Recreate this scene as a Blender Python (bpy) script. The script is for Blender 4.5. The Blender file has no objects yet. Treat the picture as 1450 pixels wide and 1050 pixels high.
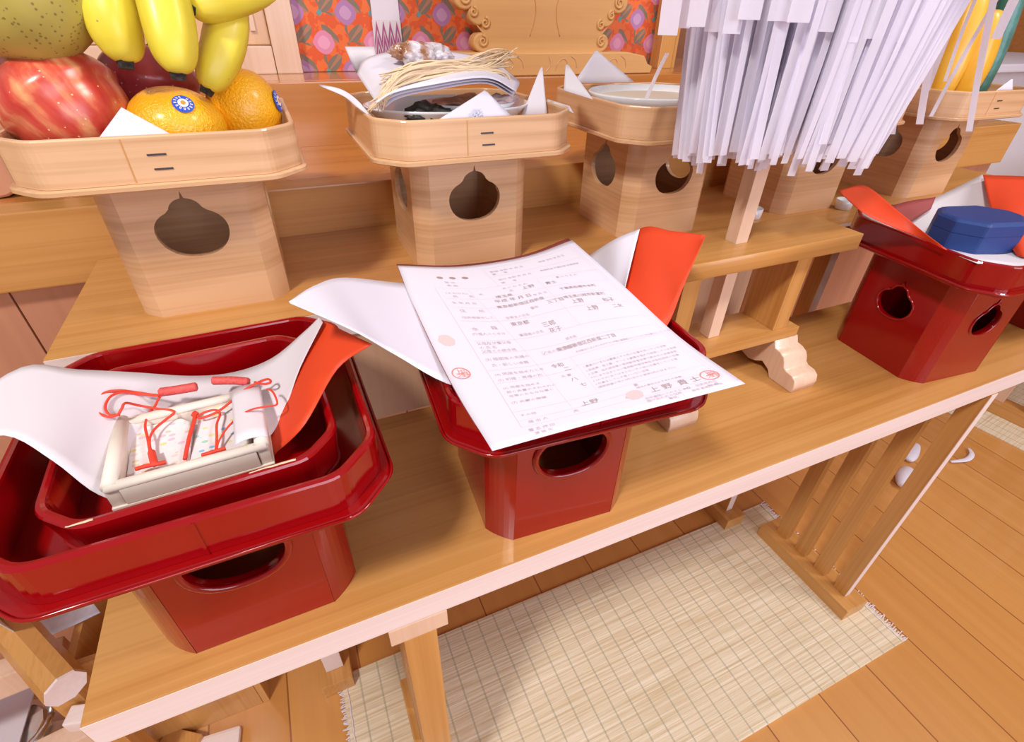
import bpy, bmesh, math, random
from mathutils import Vector, Matrix, Quaternion
C = bpy.context.scene.collection
scn = bpy.context.scene
PI = math.pi
R_ = math.radians

# ---------------------------------------------------------------- camera
F = 712.6
ROT = ((0.9158, -0.4016, 0.0218), (-0.2180, -0.5402, -0.8128), (0.3382, 0.7396, -0.5817))
def _onb():
    p = (0.429027591, 0.620820061, -0.0268085717)
    ca, sa, cb, sb, cr, sr = math.cos(p[0]), math.sin(p[0]), math.cos(p[1]), math.sin(p[1]), math.cos(p[2]), math.sin(p[2])
    fw = Vector((sa*cb, ca*cb, -sb)); rt = Vector((ca, -sa, 0)); dn = fw.cross(rt)
    return cr*rt+sr*dn, -sr*rt+cr*dn, fw
RX, RY, RZ = _onb()
CAM = Vector((0, 0, .968))
cd = bpy.data.cameras.new('camera'); cam = bpy.data.objects.new('camera', cd); C.objects.link(cam)
cd.sensor_width = 36; cd.lens = F/1450*36; cd.clip_start = .01; cd.clip_end = 60
m = Matrix((RX, -RY, -RZ)).transposed().to_4x4(); m.translation = CAM
cam.matrix_world = m
scn.camera = cam
def ray(u, v): return RX*((u-725)/F)+RY*((v-525)/F)+RZ
def onz(u, v, z): d = ray(u, v); return CAM+d*((z-CAM.z)/d.z)
def ony(u, v, y): d = ray(u, v); return CAM+d*(y/d.y)
def onx(u, v, x): d = ray(u, v); return CAM+d*(x/d.x)

# ---------------------------------------------------------------- light
scn.view_settings.view_transform = 'Standard'
scn.view_settings.look = 'None'
scn.view_settings.gamma = 1
scn.view_settings.use_curve_mapping = False
scn.view_settings.exposure = 0.06
w = bpy.data.worlds.new('world'); scn.world = w; w.use_nodes = True
w.node_tree.nodes['Background'].inputs[0].default_value = (.95, .86, .90, 1)
w.node_tree.nodes['Background'].inputs[1].default_value = .27
def area(name, loc, target, size, power, col, sy=None):
    l = bpy.data.lights.new(name, 'AREA'); l.shape = 'RECTANGLE'; l.size = size; l.size_y = sy or size
    l.energy = power; l.color = col
    o = bpy.data.objects.new(name, l); C.objects.link(o); o.location = loc
    d = Vector(target)-Vector(loc); o.rotation_euler = d.to_track_quat('-Z', 'Y').to_euler()
    return o
area('window_light', (.9, -2.3, 1.45), (.4, .5, .65), 2.4, 50, (.88, .86, 1.0), 1.5)
area('ceiling_lamp_light', (-.90, -.50, 2.45), (.15, .4, .6), .26, 36, (1.0, .94, .90), .26)
area('ceiling_panel_light', (1.7, -.45, 2.5), (.5, .45, .5), .45, 22, (1.0, .94, .94), .45)

# ---------------------------------------------------------------- materials
def newmat(name):
    mt = bpy.data.materials.new(name); mt.use_nodes = True
    nt = mt.node_tree; b = nt.nodes['Principled BSDF']
    return mt, nt, b
def N(nt, t, **k):
    n = nt.nodes.new(t)
    for a, v in k.items(): setattr(n, a, v)
    return n
def coords(nt, scale=(1, 1, 1), rot=(0, 0, 0), kind='Object', loc=(0, 0, 0)):
    tc = N(nt, 'ShaderNodeTexCoord'); mp = N(nt, 'ShaderNodeMapping')
    mp.inputs['Scale'].default_value = scale; mp.inputs['Rotation'].default_value = rot; mp.inputs['Location'].default_value = loc
    nt.links.new(tc.outputs[kind], mp.inputs[0]); return mp.outputs[0]
def ramp(nt, fac, stops):
    r = N(nt, 'ShaderNodeValToRGB'); el = r.color_ramp.elements
    while len(el) < len(stops): el.new(.5)
    for e, (p, c) in zip(el, stops): e.position = p; e.color = (*c, 1)
    nt.links.new(fac, r.inputs[0]); return r.outputs[0]
def L(h):
    h = h.lstrip('#'); o = []
    for i in (0, 2, 4):
        c = int(h[i:i+2], 16)/255; o.append(c/12.92 if c < .04045 else ((c+.055)/1.055)**2.4)
    return tuple(o)
def plain(name, col, rough=.5, coat=0, metal=0, noise=0, sss=0, bump=0, bscale=200, nscale=30, trans=0):
    mt, nt, b = newmat(name)
    b.inputs['Base Color'].default_value = (*col, 1); b.inputs['Roughness'].default_value = rough
    b.inputs['Coat Weight'].default_value = coat; b.inputs['Coat Roughness'].default_value = .08
    b.inputs['Metallic'].default_value = metal
    if noise:
        n = N(nt, 'ShaderNodeTexNoise'); n.inputs['Scale'].default_value = nscale; n.inputs['Detail'].default_value = 4
        nt.links.new(coords(nt), n.inputs[0])
        nt.links.new(ramp(nt, n.outputs[0], ((.25, tuple(c*(1-noise) for c in col)), (.75, tuple(min(1, c*(1+noise)) for c in col)))), b.inputs['Base Color'])
    if bump:
        n = N(nt, 'ShaderNodeTexNoise'); n.inputs['Scale'].default_value = bscale
        nt.links.new(coords(nt), n.inputs[0]); bp = N(nt, 'ShaderNodeBump'); bp.inputs['Strength'].default_value = bump; bp.inputs['Distance'].default_value = .001
        nt.links.new(n.outputs[0], bp.inputs['Height']); nt.links.new(bp.outputs[0], b.inputs['Normal'])
    if trans:
        b.inputs['Subsurface Weight'].default_value = 0
    return mt
def wood(name, base, dark, axis='x', fine=220, rough=.38, coat=.25, contrast=1.0, seed=0):
    """straight-grained conifer wood, grain running along the given local axis"""
    mt, nt, b = newmat(name)
    sc = {'x': (1.2, fine, fine), 'y': (fine, 1.2, fine), 'z': (fine, fine, 1.2)}.get(axis)
    sc = {'h': (2, 2, fine)}.get(axis) or sc
    sc2 = {'h': (3, 3, 26), 'x': (1.5, 26, 26), 'y': (26, 1.5, 26), 'z': (26, 26, 1.5)}[axis]
    n1 = N(nt, 'ShaderNodeTexNoise'); n1.inputs['Scale'].default_value = 1; n1.inputs['Detail'].default_value = 3
    nt.links.new(coords(nt, sc, loc=(seed, seed, seed)), n1.inputs[0])
    n2 = N(nt, 'ShaderNodeTexNoise'); n2.inputs['Scale'].default_value = 1; n2.inputs['Detail'].default_value = 3; n2.inputs['Distortion'].default_value = .6
    nt.links.new(coords(nt, sc2, loc=(seed+3, seed, seed)), n2.inputs[0])
    mx = N(nt, 'ShaderNodeMath', operation='MULTIPLY_ADD'); mx.inputs[1].default_value = .5*contrast
    m2 = N(nt, 'ShaderNodeMath', operation='MULTIPLY'); m2.inputs[1].default_value = .6
    nt.links.new(n2.outputs[0], m2.inputs[0]); nt.links.new(n1.outputs[0], mx.inputs[0]); nt.links.new(m2.outputs[0], mx.inputs[2])
    col = ramp(nt, mx.outputs[0], ((.30, dark), (.62, base)))
    nt.links.new(col, b.inputs['Base Color'])
    b.inputs['Roughness'].default_value = rough; b.inputs['Coat Weight'].default_value = coat; b.inputs['Coat Roughness'].default_value = .12
    return mt
W_BASE, W_DARK = (.60, .30, .088), (.45, .19, .038)
M = {}
for ax in 'xyz':
    M['wood_'+ax] = wood('cypress_wood_'+ax, W_BASE, W_DARK, ax)
    M['tray_'+ax] = wood('offering_tray_wood_'+ax, (.72, .44, .24), (.58, .32, .14), ax, fine=150, rough=.32, coat=.4)
M['tray_h'] = wood('bent_tray_wood', (.75, .46, .25), (.47, .23, .09), 'h', fine=190, rough=.32, coat=.4)
M['altar'] = wood('altar_wood', (.56, .225, .055), (.42, .145, .028), 'x', fine=120, rough=.25, coat=.6)
M['pale'] = wood('pale_wood', (.76, .53, .38), (.66, .42, .27), 'z', fine=160)
M['palex'] = wood('pale_and_front_lit_wood', (.83, .70, .66), (.74, .58, .52), 'x', fine=260, rough=.5, coat=.05)  # pale wood; on the table fronts its paleness paints in the front light
M['riser'] = wood('riser_wood', (.62, .38, .23), (.54, .31, .18), 'z', fine=120, rough=.5, coat=.1)
M['ornament'] = wood('carved_wood', (.68, .38, .14), (.58, .30, .10), 'x', fine=90, rough=.5, coat=0)
M['pinkwood'] = wood('pinkish_panel_wood', (.56, .26, .15), (.46, .20, .11), 'z', fine=60, rough=.45, coat=.1)  # pinkish brown wood for panels, back wall and carved feet
M['palez'] = plain('front_lit_leg_tone', (.80, .67, .63), .6)  # leg fronts: light from the front put into the colour
M['endgrain'] = plain('pale_end_grain', (.86, .74, .66), .6, noise=.05)
M['dark_in'] = wood('inner_wood', (.42, .20, .075), (.33, .15, .05), 'x')
M['red'] = plain('red_lacquer', (.29, .001, .003), .16, coat=.45, noise=.04)
M['red_in'] = plain('red_lacquer_inside', (.27, .001, .002), .14, coat=.5, noise=.04)
M['white'] = plain('white_paper', (.75, .715, .80), .75)
M['white2'] = plain('white_paper_warm', (.71, .66, .69), .8)
M['scarlet'] = plain('scarlet_paper', (.72, .055, .008), .55)
M['maroon'] = plain('maroon_card', (.33, .06, .06), .5)
M['porcelain'] = plain('porcelain', (.85, .87, .90), .12, coat=.5)
M['ink'] = plain('print_ink', (.56, .45, .50), .8)
M['inkline'] = plain('print_line_ink', (.68, .58, .63), .8)
M['inkbrown'] = plain('handwriting_ink', (.40, .28, .28), .8)
M['seal'] = plain('seal_ink', (.75, .25, .2), .8)
M['sealpale'] = plain('pale_seal_ink', (.74, .55, .55), .8)
M['stitch'] = plain('dark_bark_stitch', (.05, .04, .05), .5)
M['cord'] = plain('red_cord', (.80, .055, .025), .6)
M['tassel'] = plain('red_tassel_thread', (.70, .09, .08), .6, noise=.3, nscale=600)
M['boxwood'] = plain('pale_box_wood', (.76, .68, .58), .55, noise=.04, nscale=60)
M['blue'] = plain('blue_velvet_box', (.012, .045, .20), .5, bump=.15, bscale=900)
M['leatherwhite'] = plain('shide_paper', (.95, .94, .99), .8)
_nt = M['leatherwhite'].node_tree; _b = _nt.nodes['Principled BSDF']; _tr = _nt.nodes.new('ShaderNodeBsdfTranslucent'); _tr.inputs[0].default_value = (.95, .93, 1, 1)
_mx = _nt.nodes.new('ShaderNodeMixShader'); _mx.inputs[0].default_value = .6; _nt.links.new(_b.outputs[0], _mx.inputs[1]); _nt.links.new(_tr.outputs[0], _mx.inputs[2]); _nt.links.new(_mx.outputs[0], _nt.nodes['Material Output'].inputs[0])
M['metal'] = plain('silver_metal', (.7, .72, .75), .25, metal=1)
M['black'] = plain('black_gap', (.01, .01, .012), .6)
M['straw'] = plain('dried_straw', (.72, .52, .30), .6, noise=.2, nscale=80)
M['dried'] = plain('dried_seafood', (.36, .15, .08), .45, noise=.6, nscale=60, bump=.6, bscale=120)
M['driedpale'] = plain('dried_pale_fish', (.62, .47, .45), .5, noise=.35, nscale=70, bump=.5, bscale=120)
M['kelp'] = plain('dark_kelp', (.035, .03, .02), .5, bump=.5, bscale=150)
M['rice'] = plain('rice_grain', (.80, .71, .57), .8, bump=1, bscale=700)
M['wallwhite'] = plain('white_plaster', (.84, .84, .90), .9)
M['label_blue'] = plain('sticker_blue', (.03, .09, .55), .4)
M['label_white'] = plain('sticker_white', (.85, .83, .85), .4)
M['label_orange'] = plain('sticker_orange', (.8, .3, .05), .4)
M['stem'] = plain('fruit_stem', (.09, .07, .03), .8)
M['tip'] = plain('banana_tip', (.035, .028, .022), .9, noise=.6, nscale=300, bump=1, bscale=300)
M['clear'] = plain('crumpled_foil_film', (.62, .62, .68), .2, metal=.6, bump=1, bscale=90)
M['tape'] = plain('pale_lap_wood', (.80, .60, .45), .5)

def fruit(name, stops, scale, rough, coat=.2, bump=0, bscale=150, stretch=(1, 1, 1), detail=5, speck=None):
    mt, nt, b = newmat(name)
    n = N(nt, 'ShaderNodeTexNoise'); n.inputs['Scale'].default_value = scale; n.inputs['Detail'].default_value = detail
    nt.links.new(coords(nt, stretch), n.inputs[0]); col = ramp(nt, n.outputs[0], stops)
    if speck:
        v = N(nt, 'ShaderNodeTexVoronoi'); v.inputs['Scale'].default_value = speck[0]; nt.links.new(coords(nt), v.inputs['Vector'])
        lt = N(nt, 'ShaderNodeMath', operation='LESS_THAN'); lt.inputs[1].default_value = speck[1]; nt.links.new(v.outputs['Distance'], lt.inputs[0])
        mx = N(nt, 'ShaderNodeMix', data_type='RGBA'); nt.links.new(lt.outputs[0], mx.inputs[0]); nt.links.new(col, mx.inputs[6]); mx.inputs[7].default_value = (*speck[2], 1); col = mx.outputs[2]
    nt.links.new(col, b.inputs['Base Color']); b.inputs['Roughness'].default_value = rough; b.inputs['Coat Weight'].default_value = coat
    b.inputs['Coat Roughness'].default_value = .2
    if bump:
        nb = N(nt, 'ShaderNodeTexNoise'); nb.inputs['Scale'].default_value = bscale; nt.links.new(coords(nt), nb.inputs[0])
        bp = N(nt, 'ShaderNodeBump'); bp.inputs['Strength'].default_value = bump; bp.inputs['Distance'].default_value = .0015
        nt.links.new(nb.outputs[0], bp.inputs['Height']); nt.links.new(bp.outputs[0], b.inputs['Normal'])
    return mt
M['apple'] = fruit('apple_skin', ((.3, (.50, .025, .022)), (.5, (.62, .09, .05)), (.72, (.78, .38, .16))), 9, .3, .3, stretch=(9, 9, 1.2), speck=(160, .10, (.8, .55, .35)))
M['apple2'] = fruit('dark_apple_skin', ((.3, (.30, .02, .03)), (.7, (.50, .08, .08))), 9, .35, .3, stretch=(5, 5, 1), speck=(160, .12, (.6, .4, .35)))
M['pear'] = fruit('pear_skin', ((.3, (.36, .30, .05)), (.7, (.58, .50, .12))), 14, .45, .1, speck=(260, .22, (.26, .2, .05)))
M['orange'] = fruit('orange_skin', ((.3, (.86, .36, .004)), (.7, (.96, .50, .010))), 12, .34, .3, bump=.9, bscale=420)
M['banana'] = fruit('banana_skin', ((.3, (.72, .58, .03)), (.7, (.82, .70, .07))), 20, .42, .1, speck=(60, .06, (.45, .3, .08)))
M['squash'] = fruit('yellow_skin', ((.3, (.78, .38, .02)), (.7, (.85, .52, .06))), 15, .35, .3)
M['cucumber'] = fruit('green_skin', ((.3, (.03, .13, .09)), (.7, (.08, .26, .24))), 30, .4, .3, bump=.8, bscale=80)

# floor planks
mt, nt, b = newmat('floor_planks'); M['floor'] = mt
tc = N(nt, 'ShaderNodeTexCoord'); sep = N(nt, 'ShaderNodeSeparateXYZ'); nt.links.new(tc.outputs['Object'], sep.inputs[0])
a = N(nt, 'ShaderNodeMath', operation='MULTIPLY_ADD'); a.inputs[1].default_value = 1/.1245; a.inputs[2].default_value = 20.5
nt.links.new(sep.outputs[0], a.inputs[0])
fr = N(nt, 'ShaderNodeMath', operation='FRACT'); nt.links.new(a.outputs[0], fr.inputs[0])
fl = N(nt, 'ShaderNodeMath', operation='FLOOR'); nt.links.new(a.outputs[0], fl.inputs[0])
wn = N(nt, 'ShaderNodeTexWhiteNoise', noise_dimensions='1D'); nt.links.new(fl.outputs[0], wn.inputs['W'])
n1 = N(nt, 'ShaderNodeTexNoise'); n1.inputs['Scale'].default_value = 1; n1.inputs['Detail'].default_value = 4; nt.links.new(coords(nt, (45, 1.5, 45)), n1.inputs[0])
ad = N(nt, 'ShaderNodeMath', operation='MULTIPLY_ADD'); ad.inputs[1].default_value = .35; nt.links.new(wn.outputs[0], ad.inputs[0]); 
mlt = N(nt, 'ShaderNodeMath', operation='MULTIPLY'); mlt.inputs[1].default_value = .65; nt.links.new(n1.outputs[0], mlt.inputs[0]); nt.links.new(mlt.outputs[0], ad.inputs[2])
col = ramp(nt, ad.outputs[0], ((.2, (.53, .23, .055)), (.75, (.65, .315, .09))))
lt = N(nt, 'ShaderNodeMath', operation='LESS_THAN'); lt.inputs[1].default_value = .022; nt.links.new(fr.outputs[0], lt.inputs[0])
mx = N(nt, 'ShaderNodeMix', data_type='RGBA'); nt.links.new(lt.outputs[0], mx.inputs[0]); nt.links.new(col, mx.inputs[6]); mx.inputs[7].default_value = (.30, .10, .03, 1)
nt.links.new(mx.outputs[2], b.inputs['Base Color']); b.inputs['Roughness'].default_value = .3; b.inputs['Coat Weight'].default_value = .3

# woven rush mat
mt, nt, b = newmat('rush_mat'); M['mat'] = mt
tc = N(nt, 'ShaderNodeTexCoord'); sep = N(nt, 'ShaderNodeSeparateXYZ'); nt.links.new(tc.outputs['Object'], sep.inputs[0])
def stripes(axis, period, width, phase=0):
    q = N(nt, 'ShaderNodeMath', operation='MULTIPLY_ADD'); q.inputs[1].default_value = 1/period; q.inputs[2].default_value = 50+phase
    nt.links.new(sep.outputs[axis], q.inputs[0]); f_ = N(nt, 'ShaderNodeMath', operation='FRACT'); nt.links.new(q.outputs[0], f_.inputs[0])
    l_ = N(nt, 'ShaderNodeMath', operation='LESS_THAN'); l_.inputs[1].default_value = width; nt.links.new(f_.outputs[0], l_.inputs[0]); return l_.outputs[0], f_.outputs[0]
n1 = N(nt, 'ShaderNodeTexNoise'); n1.inputs['Scale'].default_value = 1; n1.inputs['Detail'].default_value = 3; nt.links.new(coords(nt, (6, 260, 6)), n1.inputs[0])
col = ramp(nt, n1.outputs[0], ((.3, (.60, .47, .28)), (.5, (.72, .60, .41)), (.72, (.82, .73, .56))))
s1, f1 = stripes(0, .033, .09)
s2, f2 = stripes(1, .026, .10)
mx = N(nt, 'ShaderNodeMix', data_type='RGBA'); q = N(nt, 'ShaderNodeMath', operation='MULTIPLY'); q.inputs[1].default_value = .48; nt.links.new(s1, q.inputs[0])
nt.links.new(q.outputs[0], mx.inputs[0]); nt.links.new(col, mx.inputs[6]); mx.inputs[7].default_value = (.26, .27, .20, 1)
mx2 = N(nt, 'ShaderNodeMix', data_type='RGBA'); q = N(nt, 'ShaderNodeMath', operation='MULTIPLY'); q.inputs[1].default_value = .14; nt.links.new(s2, q.inputs[0])
nt.links.new(q.outputs[0], mx2.inputs[0]); nt.links.new(mx.outputs[2], mx2.inputs[6]); mx2.inputs[7].default_value = (.40, .32, .18, 1)
nt.links.new(mx2.outputs[2], b.inputs['Base Color']); b.inputs['Roughness'].default_value = .7
bp = N(nt, 'ShaderNodeBump'); bp.inputs['Strength'].default_value = .5; bp.inputs['Distance'].default_value = .002; nt.links.new(n1.outputs[0], bp.inputs['Height']); nt.links.new(bp.outputs[0], b.inputs['Normal'])

# brocade
mt, nt, b = newmat('brocade'); M['brocade'] = mt
tc = N(nt, 'ShaderNodeTexCoord'); sep = N(nt, 'ShaderNodeSeparateXYZ'); nt.links.new(tc.outputs['Object'], sep.inputs[0])
def mth(op, a_, b_=None, c_=None):
    n = N(nt, 'ShaderNodeMath', operation=op)
    for i, x in enumerate((a_, b_, c_)):
        if x is None: continue
        if isinstance(x, (int, float)): n.inputs[i].default_value = x
        else: nt.links.new(x, n.inputs[i])
    return n.outputs[0]
def mixc(f_, a_, c_):
    n = N(nt, 'ShaderNodeMix', data_type='RGBA'); nt.links.new(f_, n.inputs[0])
    for i, x in ((6, a_), (7, c_)):
        if isinstance(x, tuple): n.inputs[i].default_value = (*x, 1)
        else: nt.links.new(x, n.inputs[i])
    return n.outputs[2]
PX, PZ = .086, .086
nz = N(nt, 'ShaderNodeTexNoise'); nz.inputs['Scale'].default_value = 60; nt.links.new(tc.outputs['Object'], nz.inputs[0])
wob = mth('MULTIPLY', mth('SUBTRACT', nz.outputs[0], .5), .004)
X = mth('ADD', sep.outputs[0], wob); Z = mth('ADD', sep.outputs[2], wob)
def cellp(ox, oz, px=PX, pz=PZ):
    fx = mth('SUBTRACT', mth('FRACT', mth('MULTIPLY_ADD', X, 1/px, 20+ox)), .5)
    fz = mth('SUBTRACT', mth('FRACT', mth('MULTIPLY_ADD', Z, 1/pz, 20+oz)), .5)
    return fx, fz
def diamond(fx, fz, r, p=1.6):
    ax = mth('POWER', mth('ABSOLUTE', fx), p); az = mth('POWER', mth('ABSOLUTE', fz), p)
    return mth('LESS_THAN', mth('ADD', ax, az), r**p)
base = mixc(mth('GREATER_THAN', nz.outputs[0], .5), (.72, .10, .018), (.80, .16, .03))
a1, a2 = cellp(0, 0); c1, c2 = cellp(.5, .5)
lx, lz = cellp(.25, .25, PX/2, PZ/2)
# grey-green leaf pairs on the diagonals
sg = mth('SIGN', mth('MULTIPLY', a1, a2)); slz = mth('MULTIPLY', sg, lz)
al = mth('SUBTRACT', lx, slz); pe_ = mth('ADD', lx, slz)
leaf = mth('LESS_THAN', mth('ADD', mth('POWER', mth('ABSOLUTE', mth('DIVIDE', al, .66)), 2), mth('POWER', mth('ABSOLUTE', mth('DIVIDE', pe_, .30)), 2)), 1.0)
vein = mth('LESS_THAN', mth('ABSOLUTE', pe_), mth('MULTIPLY', mth('ADD', al, .66), .09))
g = mixc(leaf, base, (.22, .17, .12)); g = mixc(mth('MULTIPLY', leaf, vein), g, (.42, .20, .12))
g = mixc(diamond(a1, a2, .21), g, (.72, .25, .40)); g = mixc(diamond(a1, a2, .12), g, (.78, .36, .52))
g = mixc(diamond(c1, c2, .21), g, (.42, .20, .42)); g = mixc(diamond(c1, c2, .12), g, (.55, .32, .52))
k1, k2 = cellp(0, .5); g = mixc(diamond(k1, k2, .05), g, (.12, .33, .33))
nt.links.new(g, b.inputs['Base Color']); b.inputs['Roughness'].default_value = .6; b.inputs['Sheen Weight'].default_value = .3

# amulet cloth: white with pastel sprigs
def amulet_mat(name, cols, seed):
    mt, nt, b = newmat(name)
    v = N(nt, 'ShaderNodeTexVoronoi'); v.inputs['Scale'].default_value = 175; v.inputs['Randomness'].default_value = .8
    nt.links.new(coords(nt, (1, 1.6, .3), loc=(seed, 0, 0)), v.inputs['Vector'])
    s_ = N(nt, 'ShaderNodeSeparateColor'); nt.links.new(v.outputs['Color'], s_.inputs[0])
    stops = [(i/len(cols), c) for i, c in enumerate(cols)]
    rr = N(nt, 'ShaderNodeValToRGB'); rr.color_ramp.interpolation = 'CONSTANT'; el = rr.color_ramp.elements
    while len(el) < len(stops): el.new(.5)
    for e, (p, c) in zip(el, stops): e.position = p; e.color = (*c, 1)
    nt.links.new(s_.outputs[0], rr.inputs[0])
    lt = N(nt, 'ShaderNodeMath', operation='LESS_THAN'); lt.inputs[1].default_value = .38; nt.links.new(v.outputs['Distance'], lt.inputs[0])
    mx = N(nt, 'ShaderNodeMix', data_type='RGBA'); nt.links.new(lt.outputs[0], mx.inputs[0]); mx.inputs[6].default_value = (.80, .74, .74, 1); nt.links.new(rr.outputs[0], mx.inputs[7])
    nt.links.new(mx.outputs[2], b.inputs['Base Color']); b.inputs['Roughness'].default_value = .7
    return mt
WH = (.82, .77, .77)
M['amulet_pink'] = amulet_mat('amulet_cloth_warm', [WH, (.78, .52, .60), WH, (.78, .66, .30), WH, (.80, .62, .56), WH, (.76, .56, .36)], 0)
M['amulet_blue'] = amulet_mat('amulet_cloth_cool', [WH, (.35, .66, .80), WH, (.74, .68, .34), WH, (.24, .52, .76), (.36, .62, .50), WH], 3.3)

# ---------------------------------------------------------------- mesh helpers
def obj(name, data, mat=None, parent=None):
    if isinstance(data, bmesh.types.BMesh):
        me = bpy.data.meshes.new(name); data.normal_update(); data.to_mesh(me); data.free()
    else: me = data
    o = bpy.data.objects.new(name, me); C.objects.link(o)
    if mat is not None and len(me.materials) == 0: me.materials.append(mat)
    if parent: o.parent = parent
    return o
def tag(o, label=None, cat=None, group=None, kind=None):
    if label: o['label'] = label
    if cat: o['category'] = cat
    if group: o['group'] = group
    if kind: o['kind'] = kind
    return o
def thing(name, label, cat, loc=(0, 0, 0), rz=0, group=None):
    o = bpy.data.objects.new(name, None); C.objects.link(o); o.location = loc; o.rotation_euler = (0, 0, rz); o.empty_display_size = .02
    return tag(o, label, cat, group)
def smooth(o, on=True):
    for p in o.data.polygons: p.use_smooth = on
    return o
def B(): return bmesh.new()
def box(bm, x0, x1, y0, y1, z0, z1, bev=0, mi=0, mat4=None):
    r = bmesh.ops.create_cube(bm, size=1)
    vs = r['verts']
    for v in vs: v.co = Vector(((x0+x1)/2+v.co.x*(x1-x0), (y0+y1)/2+v.co.y*(y1-y0), (z0+z1)/2+v.co.z*(z1-z0)))
    fs = set(f for v in vs for f in v.link_faces)
    for f in fs: f.material_index = mi
    if bev:
        es = list(set(e for v in vs for e in v.link_edges))
        rr = bmesh.ops.bevel(bm, geom=es, offset=bev, segments=2, affect='EDGES', profile=.7, clamp_overlap=True)
        vs = list(set([v for v in vs if v.is_valid]+[v for v in rr['verts']]))
        for f in rr['faces']: f.material_index = mi
    if mat4: bmesh.ops.transform(bm, matrix=mat4, verts=vs)
    return vs
def bar(bm, p, q, w, h, up=(0, 0, 1), bev=.0005):
    p, q = Vector(p), Vector(q); d = q-p; L_ = d.length; d.normalize(); s = d.cross(Vector(up)).normalized(); u = s.cross(d)
    m4 = Matrix((s, d, u)).transposed().to_4x4(); m4.translation = p
    return box(bm, -w/2, w/2, 0, L_, -h/2, h/2, bev, mat4=m4)
def loft(bm, rings, closed=True, cap0=False, cap1=False, mi=0):
    """rings: lists of points; closed=True joins last point to first"""
    V = [[bm.verts.new(p) for p in r] for r in rings]; n = len(V[0])
    for i in range(len(V)-1):
        for j in range(n if closed else n-1):
            k = (j+1) % n
            f = bm.faces.new((V[i][j], V[i][k], V[i+1][k], V[i+1][j])); f.material_index = mi
    if cap0: bm.faces.new(list(reversed(V[0]))).material_index = mi
    if cap1: bm.faces.new(V[-1]).material_index = mi
    return V
def lathe(bm, prof, n=32, c=(0, 0, 0), sq=(1, 1, 1)):
    rings = []
    for r, z in prof:
        r = max(r, 1e-5)
        rings.append([Vector((c[0]+sq[0]*r*math.cos(2*PI*j/n), c[1]+sq[1]*r*math.sin(2*PI*j/n), c[2]+sq[2]*z)) for j in range(n)])
    return loft(bm, rings, True, True, True)
def cr(pts, n=8, closed=False):
    pts = [Vector(p) for p in pts]; out = []; N_ = len(pts)
    rng = range(N_ if closed else N_-1)
    for i in rng:
        if closed: p0, p1, p2, p3 = pts[i-1], pts[i], pts[(i+1) % N_], pts[(i+2) % N_]
        else: p0, p1, p2, p3 = pts[max(i-1, 0)], pts[i], pts[i+1], pts[min(i+2, N_-1)]
        for k in range(n):
            t = k/n; t2 = t*t; t3 = t2*t
            out.append(.5*((2*p1)+(-p0+p2)*t+(2*p0-5*p1+4*p2-p3)*t2+(-p0+3*p1-3*p2+p3)*t3))
    if not closed: out.append(pts[-1])
    return out
def tube(bm, pts, rad, n=8, flat=1.0, section=None, up0=(0, 0, 1)):
    """sweep along pts; rad a number or function of t"""
    pts = [Vector(p) for p in pts]; K = len(pts); rings = []; up = Vector(up0)
    for i, p in enumerate(pts):
        d = (pts[min(i+1, K-1)]-pts[max(i-1, 0)]).normalized()
        s = d.cross(up)
        if s.length < 1e-4: s = d.orthogonal()
        s.normalize(); u = s.cross(d); up = u
        r = rad(i/(K-1)) if callable(rad) else rad
        rings.append([p+(s*math.cos(2*PI*j/n)+u*math.sin(2*PI*j/n)*flat)*r*(section(2*PI*j/n) if section else 1) for j in range(n)])
    return loft(bm, rings, True, True, True)
def ribbon(bm, pts, wdir, width, thick=.0002):
    """a thin paper strip along pts"""
    pts = [Vector(p) for p in pts]; wv = Vector(wdir).normalized()*width/2; rings = []
    K = len(pts)
    for i, p in enumerate(pts):
        d = (pts[min(i+1, K-1)]-pts[max(i-1, 0)]).normalized(); nn = d.cross(wv).normalized()*thick/2
        rings.append([p-wv-nn, p+wv-nn, p+wv+nn, p-wv+nn])
    return loft(bm, rings, True, True, True)
def oct_pts(hx, hy, ch, rnd=.3, seg=3, z=0):
    """rounded octagon (rectangle with cut corners), counter-clockwise"""
    raw = [(hx-ch, -hy), (hx, -hy+ch), (hx, hy-ch), (hx-ch, hy), (-hx+ch, hy), (-hx, hy-ch), (-hx, -hy+ch), (-hx+ch, -hy)]
    out = []; n = len(raw); r = ch*rnd
    for i in range(n):
        p0, p1, p2 = Vector(raw[i-1]), Vector(raw[i]), Vector(raw[(i+1) % n])
        a_ = p1+(p0-p1).normalized()*r; c_ = p1+(p2-p1).normalized()*r
        for k in range(seg+1):
            t = k/seg; q = a_*(1-t)**2+p1*2*t*(1-t)+c_*t*t
            out.append(Vector((q.x, q.y, z)))
    return out
def plate(name, outlines, depth, mat, parent=None, bevel=0, res=1):
    """flat shape with holes extruded to a real thickness; local XY plane, z from 0 to depth"""
    cu = bpy.data.curves.new(name, 'CURVE'); cu.dimensions = '2D'; cu.fill_mode = 'BOTH'; cu.extrude = depth/2-bevel; cu.bevel_depth = bevel; cu.bevel_resolution = res
    cu.offset = -bevel
    for ol in outlines:
        s = cu.splines.new('POLY'); s.points.add(len(ol)-1); s.use_cyclic_u = True
        for pt, q in zip(s.points, ol): pt.co = (q[0], q[1], 0, 1)
    to = bpy.data.objects.new('tmp', cu); C.objects.link(to)
    dg = bpy.context.evaluated_depsgraph_get(); me = bpy.data.meshes.new_from_object(to.evaluated_get(dg)); bpy.data.objects.remove(to); bpy.data.curves.remove(cu)
    me.name = name
    me.transform(Matrix.Translation((0, 0, depth/2)))
    me.materials.clear(); me.materials.append(mat)
    return me
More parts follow.
